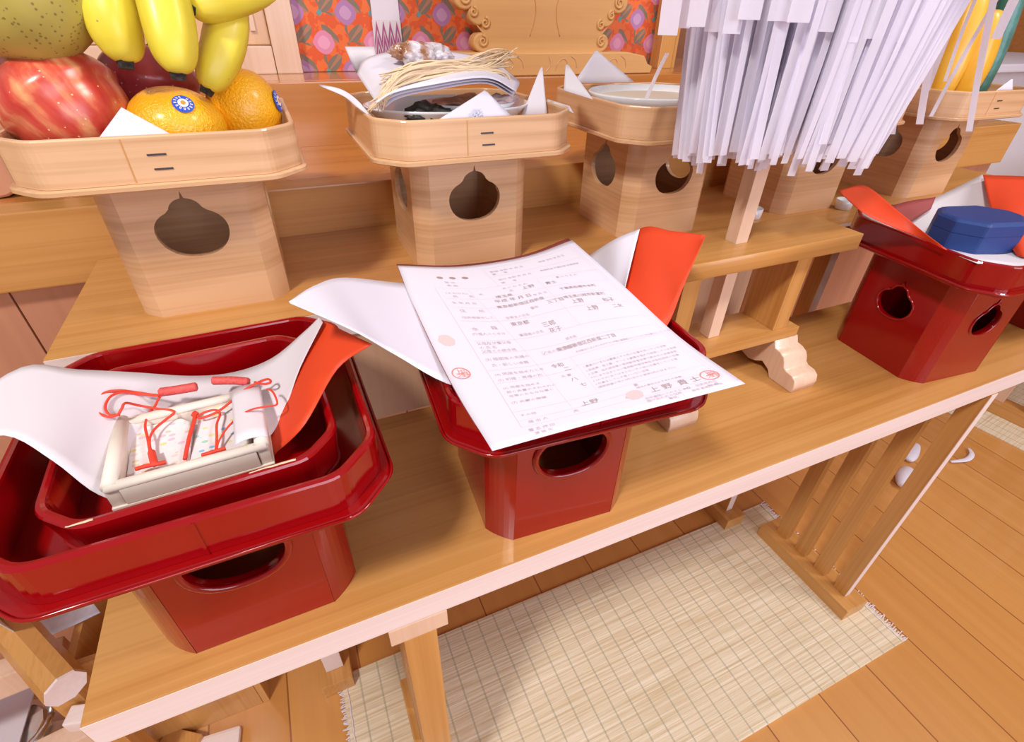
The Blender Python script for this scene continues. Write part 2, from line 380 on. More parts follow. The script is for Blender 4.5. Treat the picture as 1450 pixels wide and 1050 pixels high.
def xf_mesh(me, m4): me.transform(m4); me.update(); return me
def join_into(bm, me, mi=None):
    n0 = len(bm.faces); bm.from_mesh(me); bm.faces.ensure_lookup_table()
    if mi is not None:
        for f in bm.faces[n0:]: f.material_index = mi
def sheet(bm, fn, nu, nv, th=.0003, mi_top=0, mi_bot=0):
    """curved paper sheet from fn(u,v) with real thickness"""
    P = [[Vector(fn(i/nu, j/nv)) for j in range(nv+1)] for i in range(nu+1)]
    Nn = [[None]*(nv+1) for _ in range(nu+1)]
    for i in range(nu+1):
        for j in range(nv+1):
            du = P[min(i+1, nu)][j]-P[max(i-1, 0)][j]; dv = P[i][min(j+1, nv)]-P[i][max(j-1, 0)]
            nn = du.cross(dv); Nn[i][j] = nn.normalized() if nn.length > 1e-12 else Vector((0, 0, 1))
    T = [[bm.verts.new(P[i][j]+Nn[i][j]*th/2) for j in range(nv+1)] for i in range(nu+1)]
    Bt = [[bm.verts.new(P[i][j]-Nn[i][j]*th/2) for j in range(nv+1)] for i in range(nu+1)]
    for i in range(nu):
        for j in range(nv):
            f = bm.faces.new((T[i][j], T[i+1][j], T[i+1][j+1], T[i][j+1])); f.material_index = mi_top; f.smooth = True
            f = bm.faces.new((Bt[i][j], Bt[i][j+1], Bt[i+1][j+1], Bt[i+1][j])); f.material_index = mi_bot; f.smooth = True
    for i in range(nu):
        bm.faces.new((T[i][0], Bt[i][0], Bt[i+1][0], T[i+1][0])).material_index = mi_bot; bm.faces.new((T[i][nv], T[i+1][nv], Bt[i+1][nv], Bt[i][nv])).material_index = mi_bot
    for j in range(nv):
        bm.faces.new((T[0][j], T[0][j+1], Bt[0][j+1], Bt[0][j])).material_index = mi_bot; bm.faces.new((T[nu][j], Bt[nu][j], Bt[nu][j+1], T[nu][j+1])).material_index = mi_bot
def grid_fn(rows, n_extra=None):
    """smooth surface through a small lattice of control points (rows x cols)"""
    R0 = [[Vector(p) for p in r] for r in rows]; m_, n_ = len(R0), len(R0[0])
    def c1(ps, t):
        k = len(ps)-1; s = min(t*k, k-1e-9); i = int(s); t = s-i
        p1, p2 = ps[i], ps[i+1]; p0 = ps[i-1] if i > 0 else 2*p1-p2; p3 = ps[i+2] if i+2 <= k else 2*p2-p1
        t2 = t*t; t3 = t2*t
        return .5*((2*p1)+(-p0+p2)*t+(2*p0-5*p1+4*p2-p3)*t2+(-p0+3*p1-3*p2+p3)*t3)
    def fn(u, v): return c1([c1(r, v) for r in R0], u)
    return fn

# ================================================================ SETTING
FZ = -.02
def struct(name, bm, mat):
    o = obj(name, bm, mat); o['kind'] = 'structure'; return o
bm = B(); box(bm, -2.6, 4.2, -2.4, 3.0, FZ-.04, FZ); struct('floor', bm, M['floor'])
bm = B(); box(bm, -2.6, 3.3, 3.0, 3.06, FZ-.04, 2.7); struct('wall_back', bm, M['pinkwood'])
bm = B(); box(bm, 3.3, 3.36, -2.4, 3.0, FZ-.04, 2.7); struct('wall_right', bm, M['altar'])

# ================================================================ ALTAR STEPS
Z1, Z2, Z3, Z4 = .568, .7196, .780, .872
TB = .0316
def table(name, label, x0, x1, y0, y1, zt, frames, legs_y, riser=None):
    cx, cy = (x0+x1)/2, (y0+y1)/2
    t = thing(name, label, 'offering table', (cx, cy, FZ))
    def w_(v): return v
    bm = B(); box(bm, x0-cx, x1-cx, y0-cy, y1-cy, zt-TB-FZ, zt-FZ, .0012); o = obj('tabletop', bm, M['wood_x'], t)
    bm = B(); box(bm, x0-cx, x1-cx, y0-cy-.0007, y0-cy-.0001, zt-TB-FZ+.001, zt-FZ-.001); obj('lit_front_edge', bm, M['palex'], o)  # added strip, front light on the board edge painted as pale wood
    for (fx, bw, lw, topbar, y_off) in frames:
        ya, yb = legs_y[0]-.026+.0, legs_y[-1]+.026+.026
        bm = B(); box(bm, fx-bw/2-cx, fx+bw/2-cx, ya-cy, yb-cy, 0, .035, .002); obj('foot_bar', bm, M['wood_y'], t)
        ztop = zt-TB-FZ
        if topbar:
            bm = B(); box(bm, fx-bw/2-cx, fx+bw/2-cx, legs_y[0]-.0-cy, legs_y[-1]+.026-cy, ztop-.024, ztop, .001); obj('top_bar', bm, M['pale'], t); ztop -= .024
        if not topbar: bm = B(); box(bm, fx-lw/2+.0006-cx, fx+lw/2-.0006-cx, legs_y[0]-.0008-cy, legs_y[0]-.0001-cy, .036, ztop-.001); fe = obj('lit_leg_front', bm, M['palez'], t)  # added pale strip, paints in the light falling on the leg front
        for y in legs_y:
            bm = B(); box(bm, fx-lw/2-cx, fx+lw/2-cx, y-cy, y+.026-cy, .035, ztop, .0008); obj('leg', bm, M['wood_z'], t)
    if riser:
        bm = B(); box(bm, riser[0]-cx, riser[1]-cx, y0+.002-cy, y0+.014-cy, Z1-FZ, zt-TB-FZ, .0005); obj('riser_board', bm, M['riser'], t)
    return t
LY = [.238, .287, .336, .385]
table('offering_table', 'low plain wooden eight-legged table in front, carrying the red lacquer stands', -.205, 1.10, .239, .478, Z1,
      [(.026, .052, .030, True, 0), (.872, .060, .016, False, 0)], LY)
table('offering_table', 'second plain wooden table step behind, carrying the wooden offering stands', -.217, 1.32, .478, .705, Z2,
      [(-.10, .052, .03, False, 0), (.805, .052, .018, False, 0)], [.50, .549, .598, .647], riser=(-.205, .60))
# stepped altar
t = thing('stepped_altar', 'broad wooden altar steps behind the tables, glossy orange wood', 'altar', (.5, .95, FZ))
def ab(name, x0, x1, y0, y1, z0, z1, mat, bev=.002):
    bm = B(); box(bm, x0-.5, x1-.5, y0-.95, y1-.95, z0-FZ, z1-FZ, bev); return obj(name, bm, mat, t)
AX0, AX1 = -1.2, 1.62
ab('step_beam', AX0, AX1, .7055, .745, .693, Z3, M['wood_x'])
ab('step_deck', AX0, AX1, .746, .946, .74, Z3-.0005, M['altar'])
ab('step_riser', AX0, AX1, .946, .966, Z3-.02, Z4-.0005, M['altar'])
ab('upper_deck', AX0, AX1, .966, 1.30, Z4-.03, Z4, M['altar'])
x = AX0; k = 0
while x < AX1-.01:
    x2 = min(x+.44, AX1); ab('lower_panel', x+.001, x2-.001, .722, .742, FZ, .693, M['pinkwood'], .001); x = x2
# cabinet behind, with brocade
t = thing('shrine_cabinet', 'pale wooden shrine cabinet doors at the back left beside the brocade', 'cabinet', (-.2, 1.10, Z4))
def cb(name, x0, x1, y0, y1, z0, z1, mat, bev=.002):
    bm = B(); box(bm, x0+.2, x1+.2, y0-1.1, y1-1.1, z0-Z4, z1-Z4, bev); return obj(name, bm, mat, t)
cb('door_stile', .035, .076, 1.062, 1.09, Z4, 1.45, M['pale'])
cb('door_stile', -.34, -.30, 1.062, 1.09, Z4, 1.45, M['pale'])
cb('door_rail', -.299, .034, 1.063, 1.088, Z4, Z4+.04, M['pale'])
cb('door_rail', -.299, .034, 1.063, 1.088, 1.40, 1.45, M['pale'])
cb('door_panel', -.299, .034, 1.076, 1.086, Z4+.041, 1.399, M['tray_z'])
cb('panel_moulding', .008, .016, 1.071, 1.0755, Z4+.06, .957, M['pale'], .001)
cb('panel_moulding', -.28, .016, 1.071, 1.0755, .958, .965, M['pale'], .001)
bm = B(); box(bm, .0, .775, 0, .012, 0, .55)
o = obj('brocade_hanging', bm, M['brocade']); o.location = (.078, 1.085, Z4+.001)
tag(o, 'orange brocade cloth with pink and violet blossoms hanging behind the altar', 'brocade')
# white band on the brocade
bm = B(); box(bm, -.024, .024, -.003, .0, .078, .5)
o = obj('hanging_band', bm, M['white']); o.location = (.232, 1.084, Z4+.0)
tag(o, 'white vertical band with purple zigzag end hanging in front of the brocade', 'band')
bm = B()
bm.free()
def zig(off, w_):
    b2 = B(); pts = []
    for k in range(9):
        pts.append(((-.024 if k == 0 else -.024+k*.006), (.012 if k % 2 else -.018)))
    top = [Vector((x_, -.0042, z_+off)) for x_, z_ in pts]; bot = [p-Vector((0, 0, w_)) for p in top]
    back = Vector((0, .001, 0))
    loft(b2, [top, bot, [p+back for p in bot], [p+back for p in top], top], False)
    return b2
bm = B(); box(bm, -.025, .025, -.0032, -.0002, .0, .078); e = obj('band_end', bm, M['white2'], o)
M['purple'] = plain('purple_silk', (.42, .10, .26), .6)
for off in (.064, .044, .024):
    obj('zigzag_pattern', zig(off, .011), M['purple'], e)
e['label'] = 'band end with purple zigzags'
# right hand post
bm = B(); box(bm, -.018, .018, -.015, .015, 0, .6, .002); box(bm, .019, .035, -.005, .02, 0, .6, .001)
o = obj('altar_post', bm, M['wood_z']); o.location = (.826, 1.06, Z4); tag(o, 'upright wooden post at the right edge of the brocade', 'post')

# ---------------------------------------------------------------- carved ornament on its base
def spiral(cx, cy, r, a0, turns, n, sgn=1):
    return [(cx+sgn*(r*(1-.75*k/n))*math.cos(a0+turns*2*PI*k/n), cy+(r*(1-.75*k/n))*math.sin(a0+turns*2*PI*k/n)) for k in range(n+1)]
OX = .492
t = thing('carved_stand', 'carved wooden stand with cloud scroll sides in front of the brocade', 'carving', (OX, 1.0, Z4))
half = [(0, .035), (.105, .035), (.112, .05), (.120, .052)]
def lobe(cx, cy, r, a0, a1, n=9): return [(cx+r*math.cos(a0+(a1-a0)*k/n), cy+r*math.sin(a0+(a1-a0)*k/n)) for k in range(n+1)]
half = [(.105, .035)]+lobe(.104, .050, .015, -PI/2, PI*.55)+lobe(.092, .072, .013, -PI*.35, PI*.6)+lobe(.110, .090, .016, -PI*.75, PI*.35)+lobe(.131, .112, .017, -PI*.75, PI*.45)+lobe(.140, .140, .018, -PI*.6, PI*.6)+[(.12, .17), (.10, .24), (.06, .30)]
half = [(x_*1.15, y_) for x_, y_ in half]
outl = half+[(-x_, y_) for x_, y_ in reversed(half)]
me = plate('scroll_board', [outl], .028, M['ornament'], bevel=.003, res=2); me.transform(Matrix.Rotation(PI/2, 4, 'X'))
obj('scroll_board', me, None, t)
for s in (-1, 1):
    bm = B()
    for cx, cz, r in ((.104, .052, .0085), (.131, .112, .010), (.100, .078, .008), (.118, .093, .007)):
        pts = [(s*cx*1.15+s*q[0], -.0285, cz+q[1]) for q in spiral(0, 0, r, PI/2, 1.4, 26)]
        tube(bm, pts, lambda tt: .0028*(1-.4*tt), 8)
    tube(bm, cr([(s*.03, -.0285, .06), (s*.02, -.0285, .10), (s*.035, -.0285, .15), (s*.03, -.0285, .2)], 8), .0006, 6)
    smooth(obj('cloud_scroll', bm, M['ornament'], t))
bh = [(-.275, 0), (.235, 0), (.238, .012), (.226, .016), (.215, .03), (.175, .036), (-.225, .036), (-.247, .03), (-.265, .015)]
me = plate('base_board', [bh], .06, M['ornament'], bevel=.002); me.transform(Matrix.Rotation(PI/2, 4, 'X')); me.transform(Matrix.Translation((0, .02, 0)))
o = obj('base_board', me, None, t)
for sx in (-.09, .02, .13):
    bm = B()
    for q in ([(0, .008), (.004, .02), (.016, .026), (.024, .018), (.018, .010)], [(.03, .03), (.04, .024), (.044, .012)], [(-.02, .006), (-.012, .018), (-.016, .03)]):
        tube(bm, cr([(sx+a_, -.0405, c_) for a_, c_ in q], 6), .0006, 5)
    obj('incised_cloud', bm, M['tray_x'], o)

# dark gap and carved feet at the far left on the first altar deck
t = thing('low_carved_table', 'low carved table with lobed pink-brown feet on the altar deck, far left', 'small table', (-.29, .80, Z3))
bm = B(); box(bm, -.30, .12, -.03, .12, .055, .075, .002); obj('table_slab', bm, M['pinkwood'], t)
for cx, r in ((-.012, .030), (.055, .011), (.098, .012)):
    bm = B(); prof = [(-r*.9, .055)]+[(-r*math.cos(q*PI/8), .022-.022*math.sin(q*PI/8)) for q in range(9)]+[(r*.9, .055)]
    me = plate('carved_foot', [prof], .02, M['pinkwood'], bevel=.003); me.transform(Matrix.Rotation(PI/2, 4, 'X')); me.transform(Matrix.Translation((cx, -.012, 0)))
    obj('carved_foot', me, None, t); bm.free()
bm = B(); box(bm, -.30, .12, .02, .03, 0, .054); obj('gap_shade_board', bm, M['black'], t)  # black sheet stands in for the shade in the gap behind the feet

# ================================================================ OFFERING STANDS
def hole_pts(r, cz, flatpoint=True):
    """jewel shaped opening: round bowl, two shoulders and a small dome with a point"""
    out = []
    n = 26
    for k in range(n+1):
        a_ = PI*.665+(PI*2.335-PI*.665)*k/n; c_, q_ = math.cos(a_), math.sin(a_)
        out.append((1.02*r*math.copysign(abs(c_)**.86, c_), cz+(.84*r*q_ if q_ < 0 else .68*r*q_**.95)))
    for k in range(1, 12):
        a_ = PI*k/12
        if k == 6:
            out += [(r*.05, cz+r*.995), (0, cz+r*1.20), (-r*.05, cz+r*.995)]; continue
        out.append((r*.47*math.cos(a_), cz+r*.585+r*.41*math.sin(a_)))
    return out
def sanbo(name, label, loc, rz, kind, group=None, up=0, dx=0, dy=0, hole=None):
    t = thing(name, label, 'offering stand', loc, rz, group)
    if kind == 'red': bh_, ch, H, zf, fh, fch, wh, zr = .0715, .021, .135, .137, .112, .027, .1065, .172; mb, mt_, mi = M['red'], M['red'], M['red_in']; hr, hz, th = .030, .094, .006
    else: bh_, ch, H, zf, fh, fch, wh, zr = .0665, .0165, .126, .127, .108, .026, .1045, .1665; mb, mt_, mi = M['tray_h'], M['tray_h'], M['tray_x']; hr, hz, th = .029, .080, .0055
    if hole: hr, hz = hole
    H += up; zf += up; zr += up; TS = Matrix.Translation((dx, dy, 0))
    bm = B(); f = bh_-ch
    for k in range(4):
        ol = [[(-f, 0), (f, 0), (f, H), (-f, H)]]
        if k != 2: ol.append(hole_pts(hr, hz))
        me = plate('panel', ol, th, mb, bevel=.0007 if kind == 'red' else 0, res=2)
        me.transform(Matrix.Rotation(PI/2, 4, 'X')); me.transform(Matrix.Translation((0, -bh_+th, 0))); me.transform(Matrix.Rotation(k*PI/2, 4, 'Z'))
        join_into(bm, me); bpy.data.meshes.remove(me)
        # corner strip, softly rounded
        r0 = []; n = 6
        for ins in (0, th):
            a_ = Vector((f, -bh_+ins)); c_ = Vector((bh_-ins, -f)); mid = Vector((f+ch*.62-ins*.7, -bh_+ch*.38+ins*.7)); row = []
            for q in range(n+1):
                s = q/n; p_ = a_*(1-s)**2+mid*2*s*(1-s)+c_*s*s; row.append(p_)
            r0.append(row)
        prof = r0[0]+list(reversed(r0[1])); rot = Matrix.Rotation(k*PI/2, 3, 'Z')
        V = loft(bm, [[rot @ Vector((p_.x, p_.y, z_)) for p_ in prof] for z_ in (0, H)], True, True, True)
    bmesh.ops.recalc_face_normals(bm, faces=bm.faces)
    obj('pedestal', bm, mb, t)
    if kind == 'red':
        for k in (0, 1, 3):
            bm = B(); hp = hole_pts(hr+(.0028 if hr > .028 else .0014), hz)
            rot = Matrix.Rotation(k*PI/2, 3, 'Z')
            pts = [rot @ Vector((p_[0], -bh_-.0003, p_[1])) for p_ in hp]; pts.append(pts[0])
            tube(bm, pts, .0030 if hr > .028 else .0016, 8, up0=tuple(rot @ Vector((0, 1, 0))))
            smooth(obj('opening_rim', bm, mb, t))
    # tray plate
    bm = B(); rings = []
    for z_, e_ in ((zf, -.0016), (zf+.0012, 0), (zf+.004, 0), (zf+.0052, -.0014)):
        rings.append(oct_pts(fh+e_, fh+e_, fch, .35, 4, z_))
    loft(bm, rings, True, True, True); bmesh.ops.transform(bm, matrix=TS, verts=bm.verts)
    o = obj('tray_bottom', bm, mi, t)
    # wall with rounded lip
    bm = B(); rings = []; tw = .0055 if kind == 'red' else .0042; zb = zf+.0054
    sec = [(0, zb), (0, zr-tw*.35), (-tw*.12, zr-tw*.1), (-tw*.5, zr), (-tw*.88, zr-tw*.1), (-tw, zr-tw*.35), (-tw, zb)]
    for e_, z_ in sec: rings.append(oct_pts(wh+e_, wh+e_, fch*1.0+e_*.4, .35, 4, z_))
    rings.append(rings[0]); 
    V = [[bm.verts.new(p_) for p_ in r_] for r_ in rings[:-1]]; n = len(V[0])
    for i in range(len(V)):
        for j in range(n):
            k = (j+1) % n; i2 = (i+1) % len(V)
            bm.faces.new((V[i][j], V[i][k], V[i2][k], V[i2][j]))
    bmesh.ops.recalc_face_normals(bm, faces=bm.faces); bmesh.ops.transform(bm, matrix=TS, verts=bm.verts)
    o = obj('tray_wall', bm, mt_, t)
    if kind == 'red':
        bm = B(); box(bm, -.0008, .0008, -wh-.0008, -wh+.0002, zb, zr-.002); 
        bmesh.ops.transform(bm, matrix=TS, verts=bm.verts); o2 = obj('lap_seam', bm, mb, t)
        bm = B()
        rr = [[p_ for p_ in oct_pts(fh+.0006, fh+.0006, fch, .35, 4, zf+.0044+q)] for q in (0,)]
        pts = rr[0]+[rr[0][0]]; tube(bm, pts, .0011, 5); bmesh.ops.transform(bm, matrix=TS, verts=bm.verts); smooth(obj('edge_bead', bm, mb, t))
    else:
        for q in (.152, .1415):
            bm = B(); box(bm, -.0065+.0015*(q < .15), .0065+.0015*(q < .15), -wh-.0006, -wh+.0004, q, q+.0014, .0003); obj('stitch', bm, M['stitch'], t)
        bm = B(); box(bm, -.0205, -.0195, -wh-.0003, -wh+.0003, zb+.001, zr-.002); obj('lap_seam', bm, M['wood_z'], t)
    return t
GR = 'red lacquer offering stands on the front table'
GW = 'wooden offering stands in a row on the second step'
RL = (-.0865, .334, Z1); RM = (.181, .3285, Z1); RR = (.797, .339, Z1)
sanbo('offering_stand', 'red lacquer offering stand nearest the camera, holding a nested red tray and amulet box', RL, R_(1.0), 'red', GR, hole=(.0305, .0905))
sanbo('offering_stand', 'red lacquer offering stand in the middle under the printed certificate', RM, R_(-4.0), 'red', GR, .012, .003, .004, (.0305, .0995))
sanbo('offering_stand', 'red lacquer offering stand on the right holding the blue ring box', RR, R_(-5.5), 'red', GR, .012, .010, .004, (.0235, .0895))
sanbo('offering_stand', 'red lacquer offering stand cut by the right edge of the photo', (1.12, .350, Z1), R_(-4), 'red', GR)
WX = [(-.083, .590), (.191, .594), (.469, .602), (.757, .607), (1.035, .598)]
WL = ['wooden offering stand on the left piled with fruit', 'wooden offering stand holding dried fish and paper on a white dish',
      'wooden offering stand holding a round plate of rice, left of the paper wand pole', 'wooden offering stand mostly behind the white paper streamers',
      'wooden offering stand at the right holding yellow and green vegetables']
for (x, y), l in zip(WX, WL): sanbo('offering_stand', l, (x, y, Z2), 0, 'wood', GW)

# ================================================================ MAT
mx0, mx1, my0, my1 = -.095, .922, .135, .50
bm = B(); box(bm, mx0, mx1, my0, my1, FZ+.0005, FZ+.004, .0008)
mat_o = obj('rush_mat', bm, M['mat']); tag(mat_o, 'woven pale rush mat lying on the floor under the front table', 'mat')
rnd = random.Random(5)
bm = B()
for k in range(150):
    y = my0+(my1-my0)*k/149; l = rnd.uniform(.004, .014)
    bar(bm, (mx1-.001, y, FZ+.003), (mx1+l, y+rnd.uniform(-.003, .003), FZ+.0022+rnd.uniform(0, .002)), .0016, .0008, bev=0)
    l = rnd.uniform(.003, .010); bar(bm, (mx0+.001, y, FZ+.003), (mx0-l, y+rnd.uniform(-.003, .003), FZ+.0022+rnd.uniform(0, .002)), .0016, .0008, bev=0)
fr_ = obj('frayed_fringe', bm, M['white2'], mat_o); fr_['kind'] = 'stuff'
bm = B()
for xx in (mx0+.007, mx1-.007):
    tube(bm, [(xx+rnd.uniform(-.0008, .0008), my0+(my1-my0)*k/60, FZ+.0048+.0006*(k % 2)) for k in range(61)], .0012, 5)
obj('edge_cord', bm, M['white2'], mat_o)['kind'] = 'stuff'

# ================================================================ PAPER WAND ON ITS STAND
SX, SY = .4735, .4035
t = thing('paper_wand_stand', 'plain wooden two-tier stand with cloud-shaped feet holding the paper wand', 'stand', (SX, SY, Z1))
def sb(name, x0, x1, y0, y1, z0, z1, mat, bev=.0008):
    bm = B(); box(bm, x0-SX, x1-SX, y0-SY, y1-SY, z0-Z1, z1-Z1, bev); return obj(name, bm, mat, t)
sb('lower_board', .357, .590, .3735, .4335, .621, .635, M['wood_x'])
# upper board with a square hole for the pole (four strips around it)
me = plate('upper_board', [[(.320-SX, .3655-SY), (.626-SX, .3655-SY), (.626-SX, .4415-SY), (.320-SX, .4415-SY)], [(.4525-SX, .3945-SY), (.4525-SX, .4125-SY), (.4715-SX, .4125-SY), (.4715-SX, .3945-SY)]], .019, M['wood_x'], bevel=.0003)
me.transform(Matrix.Translation((0, 0, .741-Z1))); obj('upper_board', me, None, t)
sb('end_block', .547, .571, .379, .432, .635, .741, M['wood_z']); sb('end_block', .376, .400, .379, .432, .635, .741, M['wood_z'])
pr_ = [(-.0775, 0), (-.040, 0), (-.034, .010), (-.022, .016), (-.012, .010), (0, .007), (.012, .010), (.022, .016), (.034, .010), (.040, 0), (.0775, 0), (.0785, .010), (.0765, .018), (.070, .0225), (.060, .0235), (.0555, .0265), (.0535, .033), (.050, .039), (.042, .043), (.034, .044), (.030, .053), (-.030, .053), (-.034, .044), (-.042, .043), (-.050, .039), (-.0535, .033), (-.0555, .0265), (-.060, .0235), (-.070, .0225), (-.0765, .018), (-.0785, .010)]
for xc in (.573, .374):
    me = plate('cloud_foot', [pr_], .042, M['pale'], bevel=.0012, res=2)
    # stand it in the YZ plane
    me.transform(Matrix(((0, 0, 1, xc-SX-.021), (1, 0, 0, 0), (0, 1, 0, 0), (0, 0, 0, 1))))
    obj('cloud_foot', me, None, t)
PXc, PYc = .462, .4035
wnd = thing('paper_wand', 'wand of many white paper streamers hanging from a square wooden pole', 'paper wand', (PXc, PYc, .6352))
bm = B(); box(bm, -.0087, .0087, -.0085, .0085, 0, .62, .0008); obj('pole', bm, M['pale'], wnd)
rnd = random.Random(11)
cx, cy = .498, .412
extra = B(); cnt = 0
O = Vector((PXc, PYc, .6352))
def strip(x0, y0, z0, x1, y1, z1, wd, ang, bulge=0, twist=0):
    """one streamer from top (x0,y0,z0) to its cut end (x1,y1,z1)"""
    global cnt
    a_ = Vector((x0, y0, z0)); c_ = Vector((x1, y1, z1)); pts = []
    bd = Vector((math.cos(ang+PI/2), math.sin(ang+PI/2), 0))
    for k in range(7):
        s = k/6; pts.append(a_.lerp(c_, s)+bd*bulge*math.sin(PI*s)-O)
    tgt = B() if cnt < 100 else extra
    ribbon(tgt, pts, (math.cos(ang), math.sin(ang), 0), wd)
    if cnt < 100: obj('streamer', tgt, M['leatherwhite'], wnd)
    cnt += 1
S_ = []
for k in range(560):
    th = rnd.uniform(0, 2*PI); rr = .098*math.sqrt(rnd.uniform(.12, 1))
    dx, dy = rr*math.cos(th), rr*math.sin(th)
    if dx < 0: dx *= 1.28
    zb = .858+rnd.uniform(-.010, .008)+(-.02*max(0, dx)/.1)*.5 - dy*.10
    if rnd.random() < .08: zb -= .014
    S_.append((cx+dx*1.32+.026*(dx > 0)+.010, cy+dy*.85, 1.10, cx+dx, cy+dy*.8, zb, rnd.uniform(.0055, .0100), rnd.uniform(-.65, .05), rnd.uniform(-.008, .008)))
S_.sort(key=lambda s: s[4]*.74+s[3]*.33)            # nearest the camera first
for s in S_: strip(*s)
# a few stray streamers reaching out to the right and left
for (ut, vt, ub, vb, y, wd) in ((1413, -4, 1318, 165, .40, .005), (1420, -60, 1372, 186, .37, .008), (1385, -10, 1338, 115, .42, .0045), (1040, -30, 1018, 140, .44, .008), (945, 75, 915, 140, .47, .004), (1330, -20, 1268, 150, .40, .008), (1352, -20, 1290, 120, .41, .007), (1340, -20, 1302, 176, .39, .009), (1300, -20, 1262, 190, .38, .009), (1372, -20, 1312, 128, .42, .008)):
    a_ = ony(ut, vt, y); c_ = ony(ub, vb, y); strip(a_.x, a_.y, a_.z, c_.x, c_.y, c_.z, wd, -.35, .002)
# upper tier of broader folded pieces
for k, (ub, vb, y, wd) in enumerate(((945, 50, .40, .016), (965, 40, .42, .014), (985, 38, .39, .015), (1010, 45, .40, .016), (1035, 48, .38, .015), (1060, 28, .37, .018), (1100, 30, .36, .016), (1130, 32, .35, .018), (1165, 45, .35, .018), (1200, 60, .34, .016), (1235, 55, .34, .016), (1270, 60, .34, .016), (1300, 55, .35, .015), (1410, 55, .38, .011))):
    c_ = ony(ub, vb, y); a_ = Vector((PXc+(c_.x-PXc)*1.02+.0, y, 1.10)); strip(a_.x, a_.y, a_.z, c_.x, c_.y, c_.z, wd, -.4, .003)
e = obj('streamer_bundle', extra, M['leatherwhite'], wnd); e['kind'] = 'stuff'
for q in (1.10, 1.14):
    bm = B(); tube(bm, [(.0105*math.cos(a_*PI/6)*1.25, .0105*math.sin(a_*PI/6)*1.25, q-O.z) for a_ in range(13)], .0012, 5); obj('hemp_tie', bm, M['straw'], wnd)
bm = B(); lathe(bm, [(.0, .463), (.165, .464), (.165, .467), (.0, .468)], 24, c=(.045, .022, 0)); obj('paper_top', bm, M['leatherwhite'], wnd)

# small white cups on the second step
for (x, y, l) in ((.646, .548, 'small white cup beside the pole of the paper wand'), (.822, .530, 'small white cup behind the scarlet paper tip on the right')):
    bm = B(); lathe(bm, [(.004, 0), (.0115, 0), (.0122, .001), (.0132, .0145), (.0122, .0150), (.0112, .004), (.006, .003), (.001, .003)], 28)
    o = smooth(obj('sake_cup', bm, M['porcelain'])); o.location = (x, y, Z2); tag(o, l, 'cup', 'small white cups on the second step')

# ================================================================ LEFT STAND: inner tray, papers, amulet box
def small_tray(loc, rz):
    t = thing('nested_tray', 'smaller red lacquer tray nested inside the left stand, worn at its rim', 'tray', loc, rz)
    h, ch, zr = .0805, .021, .033
    bm = B(); rings = [oct_pts(h+e_, h+e_, ch, .4, 4, z_) for z_, e_ in ((0, -.004), (.001, -.0016), (.004, -.0016), (.0045, -.003))]
    loft(bm, rings, True, True, True); obj('tray_bottom', bm, M['red'], t)
    bm = B(); tw = .0055; sec = [(-.003, .0046), (0, zr-.002), (-tw*.15, zr-.0005), (-tw*.5, zr), (-tw*.85, zr-.0005), (-tw, zr-.002), (-tw-.002, .0046)]
    V = [[bm.verts.new(p_) for p_ in oct_pts(h+e_, h+e_, ch+e_*.4, .4, 4, z_)] for e_, z_ in sec]; n = len(V[0])
    for i in range(len(V)):
        for j in range(n):
            bm.faces.new((V[i][j], V[i][(j+1) % n], V[(i+1) % len(V)][(j+1) % n], V[(i+1) % len(V)][j]))
    bmesh.ops.recalc_face_normals(bm, faces=bm.faces); w_ = obj('tray_wall', bm, M['red'], t)
    M['worn'] = plain('worn_rim_edge', (.72, .55, .35), .5, noise=.3, nscale=400)
    for (x0, x1) in ((.026, .052), (-.062, -.05)):
        bm = B(); tube(bm, [(x0+(x1-x0)*k/8, -h+.0022+rnd.uniform(0, .0006), zr+.0002) for k in range(9)], lambda s: .0007*(.5+.5*math.sin(s*23)**2), 5); obj('worn_edge', bm, M['worn'], w_)
    return t
small_tray((-.0845, .325, .7107), R_(3.0))

def px(pts, dz=0): return [[onz(u, v, z+dz) for (u, v, z) in r] for r in pts]
def paper(name, rows, mat, label, nu=28, nv=10, th=.00035, group=None, dz=0):
    bm = B(); sheet(bm, grid_fn(px(rows, dz)), nu, nv, th)
    bmesh.ops.recalc_face_normals(bm, faces=bm.faces)
    o = obj(name, bm, mat); return tag(o, label, 'paper', group)
paper('scarlet_paper', [[(110, 560, .7175), (150, 700, .7165)], [(240, 555, .717), (280, 690, .7163)], [(330, 548, .722), (375, 655, .7168)], [(395, 505, .737), (392, 640, .724)], [(440, 462, .762), (432, 600, .745)], [(458, 455, .772), (478, 522, .762)], [(490, 470, .777), (527, 487, .778)]],
      M['scarlet'], 'scarlet paper curling up at the right of the amulet box', 36)
paper('white_paper', [[(-90, 600, .775), (-80, 640, .770)], [(30, 520, .774), (6, 616, .766)], [(110, 523, .763), (75, 652, .754)], [(190, 527, .7495), (140, 700, .730)], [(270, 532, .731), (205, 712, .7185)], [(330, 527, .731), (300, 690, .718)], [(385, 507, .742), (388, 610, .7255)], [(430, 470, .762), (425, 520, .752)], [(452, 449, .776), (457, 456, .776)]],
      M['white2'], 'white paper wing spread across the left red tray under the amulet box', 40)

